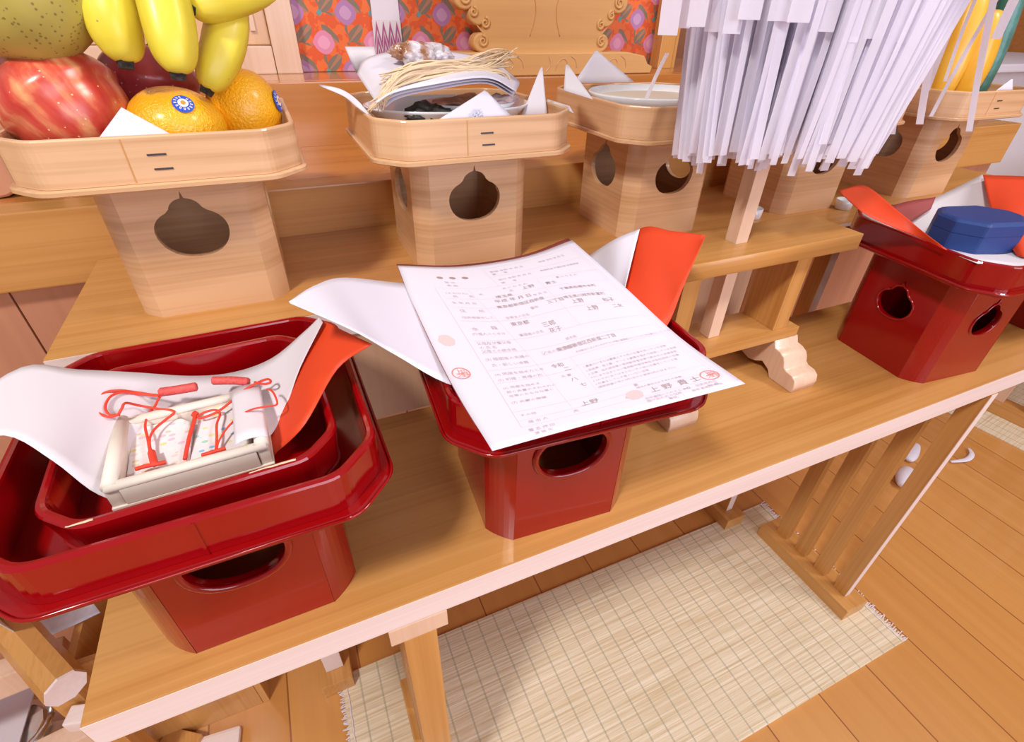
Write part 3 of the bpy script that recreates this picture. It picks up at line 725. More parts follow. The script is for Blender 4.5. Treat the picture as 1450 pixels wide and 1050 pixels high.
# amulet box
BZ = .7205
t = thing('amulet_box', 'pale padded box with two wrapped amulets on white paper in the left tray', 'box', (-.0905, .3075, BZ), R_(2.5))
hx, hy, bh2 = .0450, .0345, .017
bm = B(); box(bm, -hx, hx, -hy, hy, 0, .0025, .0006); obj('box_base', bm, M['boxwood'], t)
bm = B(); box(bm, -hx+.008, hx-.008, -hy+.008, hy-.008, .0026, .004); obj('box_lining', bm, M['white2'], t)
for sx in (-1, 1):
    bm = B(); xw = sx*(hx-.004); tube(bm, [(xw, -hy+.002, .0175), (xw, hy-.002, .0175)], .0044, 16); box(bm, xw-.0035, xw+.0035, -hy+.0015, hy-.0015, .0026, .0165, .0005)
    smooth(obj('side_roll', bm, M['boxwood'], t), True)
    bm = B(); yw = sx*(hy-.0035); box(bm, -hx+.008, hx-.008, yw-.0032, yw+.0032, .0026, .0155, .0005); tube(bm, [(-hx+.0015, yw, .0165), (hx-.0015, yw, .0165)], .0036, 14, flat=.8)
    smooth(obj('end_roll', bm, M['boxwood'], t), True)
bm = B(); sheet(bm, lambda u, v: Vector((hx-.019+.019*u+.0005, -hy+.006+(2*hy-.008)*v, .0195+.0035*math.sin(PI*(u*.8+.1)))), 10, 6, .0006); obj('folded_flap', bm, M['white2'], t)
# amulets
def amulet(loc, rz, mat, label, wd=.0350, ln=.0550, tilt=0):
    a_ = thing('amulet', label, 'amulet', loc, rz, None); a_.rotation_euler = (R_(4), R_(tilt), rz)
    bm = B(); rings = []
    for k in range(9):
        s = k/8; z_ = .0008+.0062*math.sin(PI*s/2)**.6 if False else 0
    prof = [(-wd/2, -ln/2), (wd/2, -ln/2), (wd/2, ln/2-.006), (wd/2-.006, ln/2), (-wd/2+.006, ln/2), (-wd/2, ln/2-.006)]
    me = plate('cloth_pouch', [prof], .0062, mat, bevel=.0014, res=3); o_ = obj('cloth_pouch', me, None, a_); smooth(o_)
    return a_
A1 = amulet((-.1100, .3065, BZ+.0045), R_(2), M['amulet_pink'], 'left amulet in white cloth with warm coloured sprigs inside the box')
A2 = amulet((-.0725, .3105, BZ+.0055), R_(-6), M['amulet_blue'], 'right amulet in white cloth with blue and green sprigs inside the box')
def K(x, y, z):
    if x < 420: z += .0085*min(1, (420-x)/150)
    return onz(100+x/4.375, 500+y/4.375, z)          # a point over the box
def cordtube(parent, name, pts, r=.00085, mat='cord'):
    bm = B(); inv = (Matrix.Translation(parent.location) @ parent.rotation_euler.to_matrix().to_4x4()).inverted()
    tube(bm, [inv @ p for p in cr(pts, 8)], r, 6); return smooth(obj(name, bm, M[mat], parent))
zc = .7345
cordtube(A1, 'cord', [K(515, 690, zc), K(490, 600, zc+.0015), K(478, 530, zc+.003), K(462, 450, zc+.003), K(480, 380, zc+.003), K(520, 330, zc+.004), K(545, 280, zc+.006), K(560, 262, zc+.008)])
cordtube(A1, 'cord', [K(520, 690, zc), K(495, 600, zc+.0015), K(490, 530, zc+.003), K(520, 470, zc+.003), K(590, 410, zc+.003), K(640, 370, zc+.004), (K(620, 352, zc+.005)), K(520, 340, zc+.006), K(420, 322, zc+.008), K(340, 308, zc+.012), K(315, 345, zc+.010), K(290, 380, zc+.006), K(230, 392, zc+.004), K(165, 360, zc+.006), K(162, 300, zc+.008), K(210, 245, zc+.009), K(300, 230, zc+.009), K(400, 240, zc+.009), K(500, 255, zc+.009), K(550, 258, zc+.009)])
cordtube(A1, 'cord', [K(305, 380, zc+.006), K(240, 378, zc+.005), K(215, 330, zc+.007), K(250, 265, zc+.008), K(330, 240, zc+.009), K(430, 254, zc+.009), K(540, 262, zc+.009)])
cordtube(A1, 'knot', [K(400, 718, zc+.001), K(460, 700, zc+.001), K(520, 688, zc+.002), K(590, 674, zc+.001)], .0013)
cordtube(A1, 'knot', [K(500, 610, zc+.002), K(510, 650, zc+.002), K(520, 688, zc+.002)], .0022)
cordtube(A2, 'cord', [K(900, 600, zc), K(905, 520, zc+.002), K(905, 440, zc+.003), K(925, 380, zc+.003), K(905, 352, zc+.004), K(850, 358, zc+.004), K(795, 385, zc+.003), K(800, 402, zc+.003), K(860, 385, zc+.003), K(920, 355, zc+.004), K(980, 310, zc+.005), K(1060, 240, zc+.008), K(1150, 185, zc+.011), K(1220, 160, zc+.011), K(1240, 178, zc+.011), K(1200, 190, zc+.011), K(1140, 178, zc+.011)])
cordtube(A2, 'cord', [K(905, 600, zc), K(920, 540, zc+.002), K(980, 450, zc+.004), K(1060, 380, zc+.007), K(1130, 345, zc+.012), K(1220, 328, zc+.013), K(1278, 315, zc+.012), K(1265, 260, zc+.012), K(1240, 228, zc+.012), K(1212, 222, zc+.012)], .0007)
cordtube(A2, 'knot', [K(815, 632, zc), K(880, 612, zc+.001), K(960, 588, zc+.001)], .0014)
cordtube(A2, 'cord', [K(770, 370, zc+.003), K(765, 420, zc+.002), K(735, 520, zc+.001), K(708, 655, zc-.002)], .0014)
cordtube(A2, 'knot', [K(755, 385, zc+.003), K(770, 366, zc+.003), K(785, 375, zc+.003)], .0012)
cordtube(A1, 'tassel', [K(560, 240, zc+.009), K(650, 228, zc+.011), K(778, 206, zc+.012)], .0032, 'tassel')
cordtube(A2, 'tassel', [K(1100, 176, zc+.010), K(1000, 168, zc+.010), K(882, 170, zc+.010)], .0031, 'tassel')

# ================================================================ MIDDLE STAND: papers and certificate
paper('scarlet_paper', [[(740, 470, .7385), (800, 600, .7385)], [(800, 420, .740), (860, 560, .7385)], [(850, 380, .752), (905, 500, .7385)], [(905, 324, .790), (944, 462, .7440)], [(952, 327, .795), (968, 405, .768)], [(999, 333, .797), (997, 338, .797)]],
      M['scarlet'], 'scarlet paper wing standing up behind the printed certificate', 30, dz=.012)
paper('white_paper', [[(409, 427, .800), (411, 429, .800)], [(446, 404, .797), (500, 468, .785)], [(490, 393, .782), (560, 502, .762)], [(575, 401, .7525), (640, 545, .7408)], [(690, 405, .744), (740, 560, .7395)], [(780, 395, .742), (820, 530, .7392)], [(835, 361, .755), (852, 462, .738)], [(872, 338, .781), (875, 430, .747)], [(906, 324, .7915), (884, 411, .758)]],
      M['white'], 'white paper wing spreading left under the printed certificate', 44, 12, dz=.012)
cert_rows = [[(563, 376, .757), (583, 426, .7515), (638, 540, .7455), (697, 638, .7430)],
             [(651, 377.5, .7555), (700, 430, .7515), (773, 524, .7465), (820, 604, .7440)],
             [(743, 363.5, .7600), (795, 410, .7550), (872, 498, .7475), (940, 573, .7440)],
             [(810, 340, .7690), (880, 402, .7620), (962, 477, .7500), (1055, 543, .7440)]]
cfn = grid_fn(px(cert_rows, .0125))
bm = B(); sheet(bm, cfn, 30, 36, .0004); bmesh.ops.recalc_face_normals(bm, faces=bm.faces)
cert = obj('printed_certificate', bm, M['white']); tag(cert, 'large white printed form with stamps lying across the middle red stand', 'document')
bm = B(); sheet(bm, lambda u, v: cfn(u, -.030+.9*v)+Vector((0, .0, -.0016)), 24, 24, .0007); bmesh.ops.recalc_face_normals(bm, faces=bm.faces)
tag(obj('backing_card', bm, M['maroon']), 'dark maroon card just showing behind the top edge of the form', 'card')
def csurf(u, v, h=.0004):
    e_ = .004; p_ = cfn(u, v); nn = (cfn(u+e_, v)-cfn(u-e_, v)).cross(cfn(u, v-e_)-cfn(u, v+e_)); nn.normalize()
    if nn.z < 0: nn = -nn
    return p_+nn*h
def cline(bm, u0, v0, u1, v1, w_=.0011, n=None):
    L_ = math.hypot(u1-u0, v1-v0); n = n or max(2, int(L_*28)); du, dv = (u1-u0)/L_, (v1-v0)/L_; pu, pv = -dv*w_, du*w_*.7
    r0 = [bm.verts.new(csurf(u0+(u1-u0)*k/n-pu, v0+(v1-v0)*k/n-pv)) for k in range(n+1)]; r1 = [bm.verts.new(csurf(u0+(u1-u0)*k/n+pu, v0+(v1-v0)*k/n+pv)) for k in range(n+1)]
    for k in range(n): bm.faces.new((r0[k], r0[k+1], r1[k+1], r1[k]))
lines = B()
for a_ in ((.13, .215, .42, .215), (.42, .06, .42, .215), (.42, .215, .965, .225), (.965, .035, .965, .935), (.948, .045, .948, .93), (.42, .045, .965, .035), (.128, .215, .138, .938), (.42, .13, .948, .125),
           (.138, .938, .965, .935), (.27, .23, .34, .86), (.34, .86, .345, .89), (.15, .30, .96, .30), (.15, .36, .95, .365), (.15, .43, .95, .44), (.15, .52, .95, .52), (.15, .57, .95, .575), (.14, .64, .95, .63), (.14, .70, .45, .69), (.14, .855, .95, .85), (.14, .905, .95, .895), (.46, .63, .47, .84), (.60, .23, .61, .52), (.45, .68, .95, .68)):
    cline(lines, *a_, w_=.0009 if a_[0] < .2 and a_[2] < .2 else .0006)
obj('ruled_lines', lines, M['inkline'], cert)['kind'] = 'stuff'
def ctext(bm, s, u, v, size, sp=1.0):
    cu = bpy.data.curves.new('t', 'FONT'); cu.body = s; cu.size = 1; cu.resolution_u = 1; cu.space_character = sp
    to = bpy.data.objects.new('t', cu); C.objects.link(to)
    me = bpy.data.meshes.new_from_object(to.evaluated_get(bpy.context.evaluated_depsgraph_get())); bpy.data.objects.remove(to); bpy.data.curves.remove(cu)
    # 1 unit of u is about .20 m, of v about .27 m
    for vt in me.vertices: vt.co = csurf(u+vt.co.x*size/.200, v-vt.co.y*size/.27)
    bm.from_mesh(me); bpy.data.meshes.remove(me)
ink, hand = B(), B()
ctext(hand, '● ● ●', .165, .125, .0085, 1.25)
for s, u, v, z in (('受理 令和 年 月 日', .44, .09, .0042), ('第      号', .44, .115, .0042), ('発送 令和 年 月 日', .70, .085, .0042), ('送付 令和 年 月 日', .44, .17, .0042), ('第      号', .44, .20, .0042), ('書類調査 戸籍記載 記載調査', .66, .165, .0038), ('届 出', .19, .165, .0045), ('長 殿', .19, .195, .0045),
                   ('夫 に な る 人', .42, .245, .004), ('妻 に な る 人', .70, .245, .004), ('(よみかた)', .16, .262, .0042), ('氏', .18, .290, .005), ('名', .25, .285, .005), ('生 年 月 日', .16, .335, .0042), ('住', .17, .385, .005), ('所', .245, .385, .005), ('(住民登録をして', .16, .418, .0034), ('本', .17, .475, .005), ('籍', .245, .47, .005), ('(外国人のときは', .16, .495, .0034), ('父母及び養父母', .155, .535, .0036), ('の 氏 名', .155, .552, .0036), ('父母との続き柄', .155, .567, .0036),
                   ('(3) 婚姻後の夫婦の', .15, .600, .0038), ('氏・新しい本籍', .16, .625, .0038), ('(4) 同居を始めたとき', .15, .665, .0038), ('(5) 初婚・再婚の別', .15, .690, .0038), ('(6) 同居を始める', .15, .73, .0036), ('前の夫妻のそれぞれの', .155, .752, .0036), ('世帯のおもな仕事と', .155, .774, .0036), ('(7) 夫妻の職業', .15, .81, .004), ('その他', .155, .885, .004),
                   ('氏', .30, .27, .004), ('名', .44, .27, .004), ('年 月 日', .52, .335, .004), ('番地', .46, .40, .004), ('世帯主の氏名', .33, .425, .0036), ('筆頭者の氏名', .33, .51, .0036), ('続き柄', .50, .565, .0036), ('☑夫の氏 □妻の氏', .36, .60, .004), ('新本籍(左の☑の氏の人がすでに戸籍の筆頭者となっているときは書かないでください)', .50, .625, .0026),
                   ('夫 妻', .37, .72, .004), ('届 出 人', .17, .925, .0042), ('署 名 押 印', .155, .965, .0042), ('連 絡 先', .17, .985, .004), ('夫', .34, .925, .005), ('妻', .62, .87, .0042), ('印', .555, .925, .004), ('届け出た方の住所', .62, .97, .0036), ('電話(   )', .70, .985, .0036), ('自宅 勤務先 呼出', .80, .975, .0034),
                   ('日中連絡のとれるところ', .62, .955, .0034), ('(届出人署名は必ず本人が自署)', .62, .885, .0030), ('住定年月日', .83, .955, .0036)):
    ctext(ink, s, u, v, z)
for k in range(7):
    ctext(ink, ('1.農業だけまたは農業とその他の仕事を持っている世帯', '2.自由業・商工業・サービス業等を個人で経営している世帯', '3.企業・個人商店等の常用勤労者世帯で勤め先の従業者数', '4.3にあてはまらない常用勤労者世帯及び会社団体の役員', '5.1から4にあてはまらないその他の仕事をしている者', '6.仕事をしている者のいない世帯', '(国勢調査の年の4月1日から翌年3月31日までに)')[k], .48, .70+k*.021, .0034)
for s, u, v, z in (('上野', .50, .275, .0066), ('貴士', .62, .28, .0062), ('埼玉県', .36, .30, .0054), ('平成 年 月 日', .34, .33, .006), ('東京都新宿区西新宿', .33, .365, .0050), ('三丁目', .55, .395, .006), ('東京都', .33, .46, .0054), ('三郎', .45, .49, .0066), ('花子', .46, .52, .0062), ('上野', .66, .42, .0066), ('上野', .70, .465, .0066), ('千葉県船橋市本町', .66, .335, .0050), ('埼玉県川越市新富町', .64, .39, .0050), ('和子', .82, .43, .0062), ('二女', .84, .465, .0054),
                   ('東京都新宿区西新宿二丁目', .43, .60, .0050), ('令和', .36, .665, .0054), ('二', .40, .69, .006), ('上野', .38, .90, .0075), ('上 野  貴 士', .66, .925, .0085), ('90-45', .87, .97, .004), ('042', .78, .955, .004), ('八', .40, .75, .006), ('七', .42, .79, .006)):
    ctext(hand, s, u, v, z)
obj('printed_words', ink, M['ink'], cert)['kind'] = 'stuff'
obj('handwritten_words', hand, M['inkbrown'], cert)['kind'] = 'stuff'
def seal(u, v, r, ring):
    bm = B(); n = 28
    if ring:
        a_ = [bm.verts.new(csurf(u+r*math.cos(2*PI*k/n)/.2, v+r*math.sin(2*PI*k/n)/.27)) for k in range(n)]; c_ = [bm.verts.new(csurf(u+r*.86*math.cos(2*PI*k/n)/.2, v+r*.86*math.sin(2*PI*k/n)/.27)) for k in range(n)]
        for k in range(n): bm.faces.new((a_[k], a_[(k+1) % n], c_[(k+1) % n], c_[k]))
        ctext(bm, '上', u-.018, v+.0, r*.9); ctext(bm, '野', u-.002, v+.014, r*.9); ctext(bm, '之', u-.018, v+.014, r*.7); ctext(bm, '印', u+.002, v-.002, r*.7)
        obj('round_seal', bm, M['seal'], cert)
    else:
        c_ = bm.verts.new(csurf(u, v)); a_ = [bm.verts.new(csurf(u+r*(1+.08*math.sin(k*5))*math.cos(2*PI*k/n)/.2, v+r*(1+.08*math.sin(k*3))*math.sin(2*PI*k/n)/.27)) for k in range(n)]
        for k in range(n): bm.faces.new((c_, a_[k], a_[(k+1) % n]))
        obj('smudged_seal', bm, M['sealpale'], cert)
seal(.058, .515, .0058, False); seal(.047, .641, .0062, True); seal(.597, .915, .0070, False); seal(.922, .912, .0078, True)

# ================================================================ RIGHT STAND: papers and ring box
paper('white_paper', [[(1212, 292, .7385), (1232, 310, .7370), (1384, 373, .7380)], [(1275, 300, .742), (1330, 330, .7335), (1420, 374, .7375)], [(1330, 277, .757), (1380, 330, .7345), (1450, 378, .7370)], [(1391, 247, .785), (1425, 320, .750), (1480, 376, .738)]],
      M['white2'], 'white paper lining the right red stand under the blue box', 30, 16, dz=.012)
paper('scarlet_paper', [[(1392, 248, .787), (1400, 285, .768), (1412, 320, .752), (1440, 362, .738)], [(1440, 249, .790), (1440, 290, .772), (1445, 330, .755), (1455, 365, .740)], [(1500, 252, .790), (1500, 290, .775), (1500, 330, .755), (1500, 368, .742)]],
      M['scarlet'], 'scarlet paper wing rising behind the blue box at the right edge', 20, 16, dz=.012)
paper('scarlet_paper', [[(1187, 270, .777), (1189, 272, .777)], [(1225, 263, .777), (1222, 301, .763)], [(1270, 297, .767), (1265, 322, .752)], [(1310, 330, .753), (1306, 338, .745)], [(1341, 353, .7425), (1340, 354, .7422)]],
      M['scarlet'], 'narrow scarlet paper tip overhanging the left rim of the right stand', 26, 8, dz=.012)
paper('red_paper', [[(1262, 291, .752), (1285, 318, .741)], [(1290, 284, .757), (1300, 308, .744)], [(1325, 279, .760), (1318, 296, .750)]], M['maroon'], 'dull red paper corner showing behind the blue box paper', 12, 4, dz=.012)
t = thing('ring_box', 'dark blue velvet eight-sided ring box on white paper in the right stand', 'box', (.7560, .3180, .7475), R_(-14))
def rb(z, e_): return oct_pts(.049+e_, .035+e_, .022, .12, 2, z*1.2)
bm = B(); loft(bm, [rb(0, -.002), rb(.001, 0), rb(.0170, 0), rb(.0172, -.0003)], True, True, True); obj('box_base', bm, M['blue'], t)
bm = B(); loft(bm, [rb(.0174, -.0003), rb(.0176, 0), rb(.0275, -.0002), rb(.0295, -.0022), rb(.0305, -.005)], True, True, True); obj('box_lid', bm, M['blue'], t)

# ================================================================ FRUIT on the left wooden stand
def fruit_obj(name, prof, loc, rot, mat, label, cat, sq=(1, 1, 1), n=40, group=None):
    t = bpy.data.objects.new(name, None)
    bm = B(); lathe(bm, prof, n, sq=sq); bmesh.ops.recalc_face_normals(bm, faces=bm.faces)
    o = smooth(obj(name, bm, mat)); bpy.data.objects.remove(t); o.location = loc; o.rotation_euler = rot; return tag(o, label, cat, group)
def roundprof(r, h, dimple=.12, dimple2=.08, sh=1.0, n=22):
    pr0 = []
    for k in range(n+1):
        a_ = -PI/2+PI*k/n; x = math.cos(a_); z = math.sin(a_)
        zz = z*h-(dimple*h*math.exp(-(x/.28)**2) if z > 0 else -dimple2*h*math.exp(-(x/.25)**2))
        pr0.append((r*x*(1+(.06 if z > 0 else -.04)*sh), zz))
    return pr0
def stem(o, z, L_=.012, r=.0014):
    bm = B(); tube(bm, cr([(0, 0, z-.006), (.001, 0, z+L_*.4), (.004, .001, z+L_)], 4), r, 8); return smooth(obj('stem', bm, M['stem'], o))
ap = fruit_obj('apple', roundprof(.0437, .0430, .22, .16), (-.1418, .5530, .895), (R_(-35), R_(-10), R_(40)), M['apple'], 'big red apple streaked with yellow at the front left of the fruit tray', 'apple'); stem(ap, .030)
ap = fruit_obj('apple', roundprof(.040, .037, .22, .16), (-.092, .632, .902), (R_(-8), R_(10), 0), M['apple2'], 'dark red apple half hidden behind the bananas', 'apple'); stem(ap, .027)
og = fruit_obj('orange', roundprof(.0372, .0300, .04, .03, 0), (-.0700, .5475, .8815), (R_(6), R_(4), R_(15)), M['orange'], 'orange with a blue sticker at the front of the fruit tray', 'orange')
o2 = fruit_obj('orange', roundprof(.0318, .0352, .03, .03, 0), (-.0165, .5830, .8865), (R_(-12), R_(6), 0), M['orange'], 'orange at the right end of the fruit tray with a sticker on its side', 'orange')
bm = B(); lathe(bm, [(.0, -.001), (.0022, -.0005), (.0024, .001), (.001, .0012)], 6); obj('calyx', bm, M['stem'], o2).location = (0, 0, .0345)
pe = fruit_obj('pear', [(0, -.050), (.012, -.050), (.028, -.047), (.044, -.036), (.052, -.018), (.053, .0), (.047, .020), (.034, .040), (.024, .056), (.018, .068), (.012, .074), (0, .074)], (-.1420, .5560, .9800), (R_(6), R_(-38), 0), M['pear'], 'large speckled yellow-green pear on top of the red apple', 'pear'); stem(pe, .073)
def sticker(o, direction, R0, half_hide=False):
    # curved disc on the fruit skin
    d = Vector(direction).normalized(); s = d.orthogonal().normalized(); u = d.cross(s)
    imw = o.matrix_world
    def disc(name, r0, r1, mat, lift, n=24):
        bm = B(); A_ = []
        for rr in (r0, r1):
            row = []
            for k in range(n):
                a_ = 2*PI*k/n; q = (s*math.cos(a_)*1.15+u*math.sin(a_))*rr; dd = (d+q/R0[0]).normalized()
                # ellipsoid radius along dd
                rad = 1/math.sqrt((dd.x/R0[0])**2+(dd.y/R0[0])**2+(dd.z/R0[1])**2); row.append(bm.verts.new(dd*(rad+lift)))
            A_.append(row)
        for k in range(n): bm.faces.new((A_[0][k], A_[0][(k+1) % n], A_[1][(k+1) % n], A_[1][k]))
        if r0 < .0005: bm.faces.new(A_[0])
        bmesh.ops.recalc_face_normals(bm, faces=bm.faces); return obj(name, bm, mat, o)
    st = disc('sticker', .0001, .0088, M['label_blue'], .0004)
    c1 = disc('sticker_centre', .0001, .0042, M['label_white'], .0006); c1.parent = st
    c2 = disc('sticker_flower', .0001, .0020, M['label_orange'], .0008); c2.parent = st
    lb = B()
    for k, ch in enumerate('NATURAL GROWN'):
        if ch == ' ': continue
        a_ = 2*PI*k/13; bmq = s*math.cos(a_)+u*math.sin(a_); tq = d.cross(bmq)
        for w0 in (-.0007, .0002):
            row = []
            for (x_, y_) in ((w0, -.0012), (w0+.0005, -.0012), (w0+.0005, .0012), (w0, .0012)):
                q = bmq*(.0065+y_)+tq*x_; dd = (d+q/R0[0]).normalized(); rad = 1/math.sqrt((dd.x/R0[0])**2+(dd.y/R0[0])**2+(dd.z/R0[1])**2); row.append(lb.verts.new(dd*(rad+.0007)))
            lb.faces.new(row)
    q = obj('sticker_lettering', lb, M['label_white'], st); q['kind'] = 'stuff'
def towards(o, P):
    from mathutils import Euler
    m3 = o.rotation_euler.to_matrix(); return m3.inverted() @ (Vector(P)-Vector(o.location))
sticker(og, towards(og, ony(262, 129, .512)), (.0385, .0300))
sticker(o2, towards(o2, Vector(o2.location)+Vector((.034, -.010, .009))), (.0330, .0352))
# bananas
def banana(ctrl, r, label, flip=0):
    t = thing('banana', label, 'banana', ctrl[-1], 0, None); O_ = Vector(ctrl[-1]); pts = cr([Vector(p_)-O_ for p_ in ctrl], 8)
    bm = B()
    tube(bm, pts, lambda s: r*(.30+.74*math.sin(PI/2*min(1, (1-s)/.55))**.75 if s > .45 else 1.04*min(1, .6+s*1.5)), 20, section=lambda a_: 1+.05*math.cos(5*a_+.6)); smooth(obj('banana_skin', bm, M['banana'], t))
    d = (pts[-1]-pts[-3]).normalized()
    bm = B(); tube(bm, [pts[-1]-d*.0012, pts[-1]+d*.002, pts[-1]+d*.0045], lambda s: r*(.36-.06*s), 10, section=lambda a_: 1+.18*math.sin(4*a_+1)); obj('blossom_end', bm, M['tip'], t)
    return t
banana([ony(150, -110, .56), ony(148, -40, .545), ony(158, 25, .532), ony(172, 68, .527), ony(177, 88, .525)], .0172, 'leftmost banana of the bunch, hanging over the dark apple')
banana([ony(215, -110, .56), ony(222, -40, .535), ony(238, 30, .518), ony(248, 80, .507), ony(252, 104, .505)], .0170, 'middle banana whose tip rests on the stickered orange')
banana([ony(300, -60, .59), ony(322, 10, .570), ony(318, 60, .555), ony(302, 105, .543), ony(294, 126, .540)], .0158, 'right banana curving down between the two oranges')
banana([ony(420, -70, .60), ony(370, -25, .565), ony(320, -4, .550), ony(285, 6, .538), ony(270, 11, .533)], .0150, 'short topmost banana tip pointing left at the top of the photo')
# paper corner and film in the fruit tray
bm = B(); sheet(bm, lambda u, v: Vector(ony(138, 198, .494)).lerp(Vector(ony(246, 192, .494)), u).lerp(Vector(ony(172, 152, .510)), v*.999), 6, 6, .0004)
tag(obj('paper_corner', bm, M['white']), 'white paper corner poking up at the front of the fruit tray', 'paper', None)
bm = B(); sheet(bm, lambda u, v: Vector((-.215+.05*u, .60-.03*v, .905+.03*v+.006*math.sin(9*u)+.004*math.sin(14*v+5*u))), 14, 14, .0006)
tag(smooth(obj('crumpled_film', bm, M['clear'])), 'crumpled silvery wrapping between pear and apple at far left', 'wrapping')

# ================================================================ DRIED FISH on the second wooden stand
YC = .594
t = thing('oval_dish', 'long white oval dish under the dried fish packet', 'dish', (.186, .590, Z2+.1335))
bm = B(); lathe(bm, [(.2, .0), (.5, .0), (.56, .004), (.80, .014), (1.0, .030), (1.02, .0325), (.99, .0325), (.78, .017), (.5, .008), (.01, .007)], 48, sq=(.090, .062, 1)); smooth(obj('dish_body', bm, M['porcelain'], t))
tag(t, None)
t = thing('small_dish', 'small white dish holding shredded dried fish inside the paper packet', 'dish', (.205, .578, Z2+.150))
bm = B(); lathe(bm, [(.2, .0), (.5, .0), (.8, .007), (1.0, .017), (.98, .0185), (.75, .009), (.01, .004)], 40, sq=(.052, .036, 1)); smooth(obj('dish_body', bm, M['porcelain'], t))
def blob(name, loc, size, mat, label, cat, seed=0, rot=(0, 0, 0), rough=.25, flat=1):
    rn = random.Random(seed); ph = [rn.uniform(0, 6) for _ in range(6)]
    bm = B(); bmesh.ops.create_icosphere(bm, subdivisions=4, radius=1)
    for v in bm.verts:
        p_ = v.co; k = 1+rough*(math.sin(3*p_.x+ph[0])*math.sin(4*p_.y+ph[1])+.6*math.sin(9*p_.x+ph[2]+3*p_.y)*math.cos(8*p_.y+ph[3])+.35*math.sin(17*p_.x+ph[4])*math.sin(15*p_.z+ph[5]))
        v.co = Vector((p_.x*size[0]*k, p_.y*size[1]*k, p_.z*size[2]*(k+.1)))
    o_ = smooth(obj(name, bm, mat)); o_.location = loc; o_.rotation_euler = rot; return tag(o_, label, cat)
blob('dried_fish', (.203, .577, Z2+.163), (.040, .024, .009), M['dried'], 'reddish brown dried fish shreds in the small dish', 'dried fish', 1, (0, 0, .1), .3)
blob('dried_squid', (.225, .560, Z2+.1665), (.030, .010, .0055), M['driedpale'], 'greyish pink dried squid sticking out at the front right of the packet', 'dried squid', 4, (0, R_(-10), .3), .35)
blob('dried_kelp', (.150, .552, Z2+.160), (.024, .016, .009), M['kelp'], 'black dried kelp folded in the white dish under the packet', 'kelp', 7, (0, 0, .2), .35)
# folded white paper packet: a bent roof of paper over the dish
pk = grid_fn([[ony(533, 146, .530), ony(505, 104, .610)], [ony(556, 132, .528), ony(524, 80, .625)], [ony(600, 122, .528), ony(600, 70, .630)], [ony(687, 110, .530), ony(692, 84, .620)], [ony(731, 129, .532), ony(737, 116, .600)]])
t = thing('paper_packet', 'folded white paper packet tied over the dried fish', 'packet', (.18, .59, Z2+.165)); inv = -Vector(t.location)
for k in range(3):
    bm = B(); sheet(bm, lambda u, v: pk(u, v)+inv+Vector((.004*k*(1-u), .004*k, -.0028*k)), 26, 12, .0005); bmesh.ops.recalc_face_normals(bm, faces=bm.faces); obj('paper_fold', bm, M['white'], t)
# bag of dried pieces on top
M['bag'] = fruit('mottled_bag', ((.42, (.34, .15, .07)), (.52, (.66, .60, .62))), 55, .25, .5, bump=1, bscale=160)
blob('crumpled_bag', tuple(ony(598, 78, .590)), (.031, .018, .010), M['bag'], 'crumpled clear bag of brown and white dried pieces on top of the packet', 'bag', 12, (0, R_(6), .1), .30)
# straw wrapping
t = thing('straw_tie', 'loose bundle of pale straw tied around the paper packet', 'straw', (.18, .56, Z2+.19)); rn = random.Random(3)
T0 = Vector(t.location)
M['straw2'] = plain('pale_straw_strand', (.78, .60, .38), .55)
for k in range(46):
    j = lambda a_: rn.uniform(-a_, a_)
    if k < 26:
        P_ = [ony(532+j(14), 152+j(7), .535), ony(548+j(8), 128+j(6), .532), ony(572+j(12), 108+j(8), .537+j(.004)), ony(625+j(10), 96+j(10), .55), ony(670+j(14), 92+j(9), .560), ony(712+j(16), 84+j(12), .575)]
    elif k < 38:
        P_ = [ony(545+j(10), 112+j(8), .545), ony(590+j(20), 94+j(8), .55), ony(650+j(12), 90+j(6), .56), ony(690+j(18), 82+j(12), .57+j(.01)), ony(722+j(16), 72+j(10), .58)]
    else:
        P_ = [ony(640+j(10), 98+j(6), .555), ony(690+j(10), 100+j(6), .56), ony(712+j(8), 112+j(8), .565), ony(724+j(10), 128+j(8), .57)]
    bm = B(); tube(bm, [p_-T0 for p_ in cr(P_, 6)], lambda s: .0009+.0006*math.sin(PI*s), 5, flat=.6); smooth(obj('strand', bm, M['straw2'], t))
# paper corners of the second stand
def tri(name, pts, mat, label, nu=8, nv=4, bend=0):
    a_, b_, c_, d_ = [Vector(p_) for p_ in pts]; nn = (b_-a_).cross(d_-a_).normalized()
    bm = B(); sheet(bm, lambda u, v: a_.lerp(b_, u).lerp(d_.lerp(c_, u), v*.998)+nn*bend*math.sin(PI*u)*math.sin(PI*v*.5), nu, nv, .0004); bmesh.ops.recalc_face_normals(bm, faces=bm.faces)
    return tag(obj(name, bm, mat), label, 'paper')
o = tri('paper_corner', [ony(615, 173, .496), ony(728, 168, .496), ony(690, 130, .512), ony(686, 128, .512)], M['white'], 'white paper corner with a pale snowflake mark at the front of the fish tray')
fl = B(); c0, ux, uz = ony(674, 161, .497), (ony(728, 168, .496)-ony(615, 173, .496)).normalized(), (ony(690, 130, .512)-ony(674, 168, .496)).normalized()
for k in range(6):
    a_ = k*PI/3; dd = ux*math.cos(a_)+uz*math.sin(a_); ee = ux*-math.sin(a_)+uz*math.cos(a_); nn = ux.cross(uz); nn = -nn if nn.y > 0 else nn
    for (p0, p1, w_) in ((0, .0060, .0007), (.0032, .0050, .0005)):
        for sg in ((1,) if p0 == 0 else (1, -1)):
            q0 = c0+dd*p0+nn*.0008; q1 = c0+dd*p1+(ee*sg*.0024 if p0 else Vector())+nn*.0008; w2 = ee*w_
            fl.faces.new([fl.verts.new(q) for q in (q0-w2, q1-w2, q1+w2, q0+w2)])
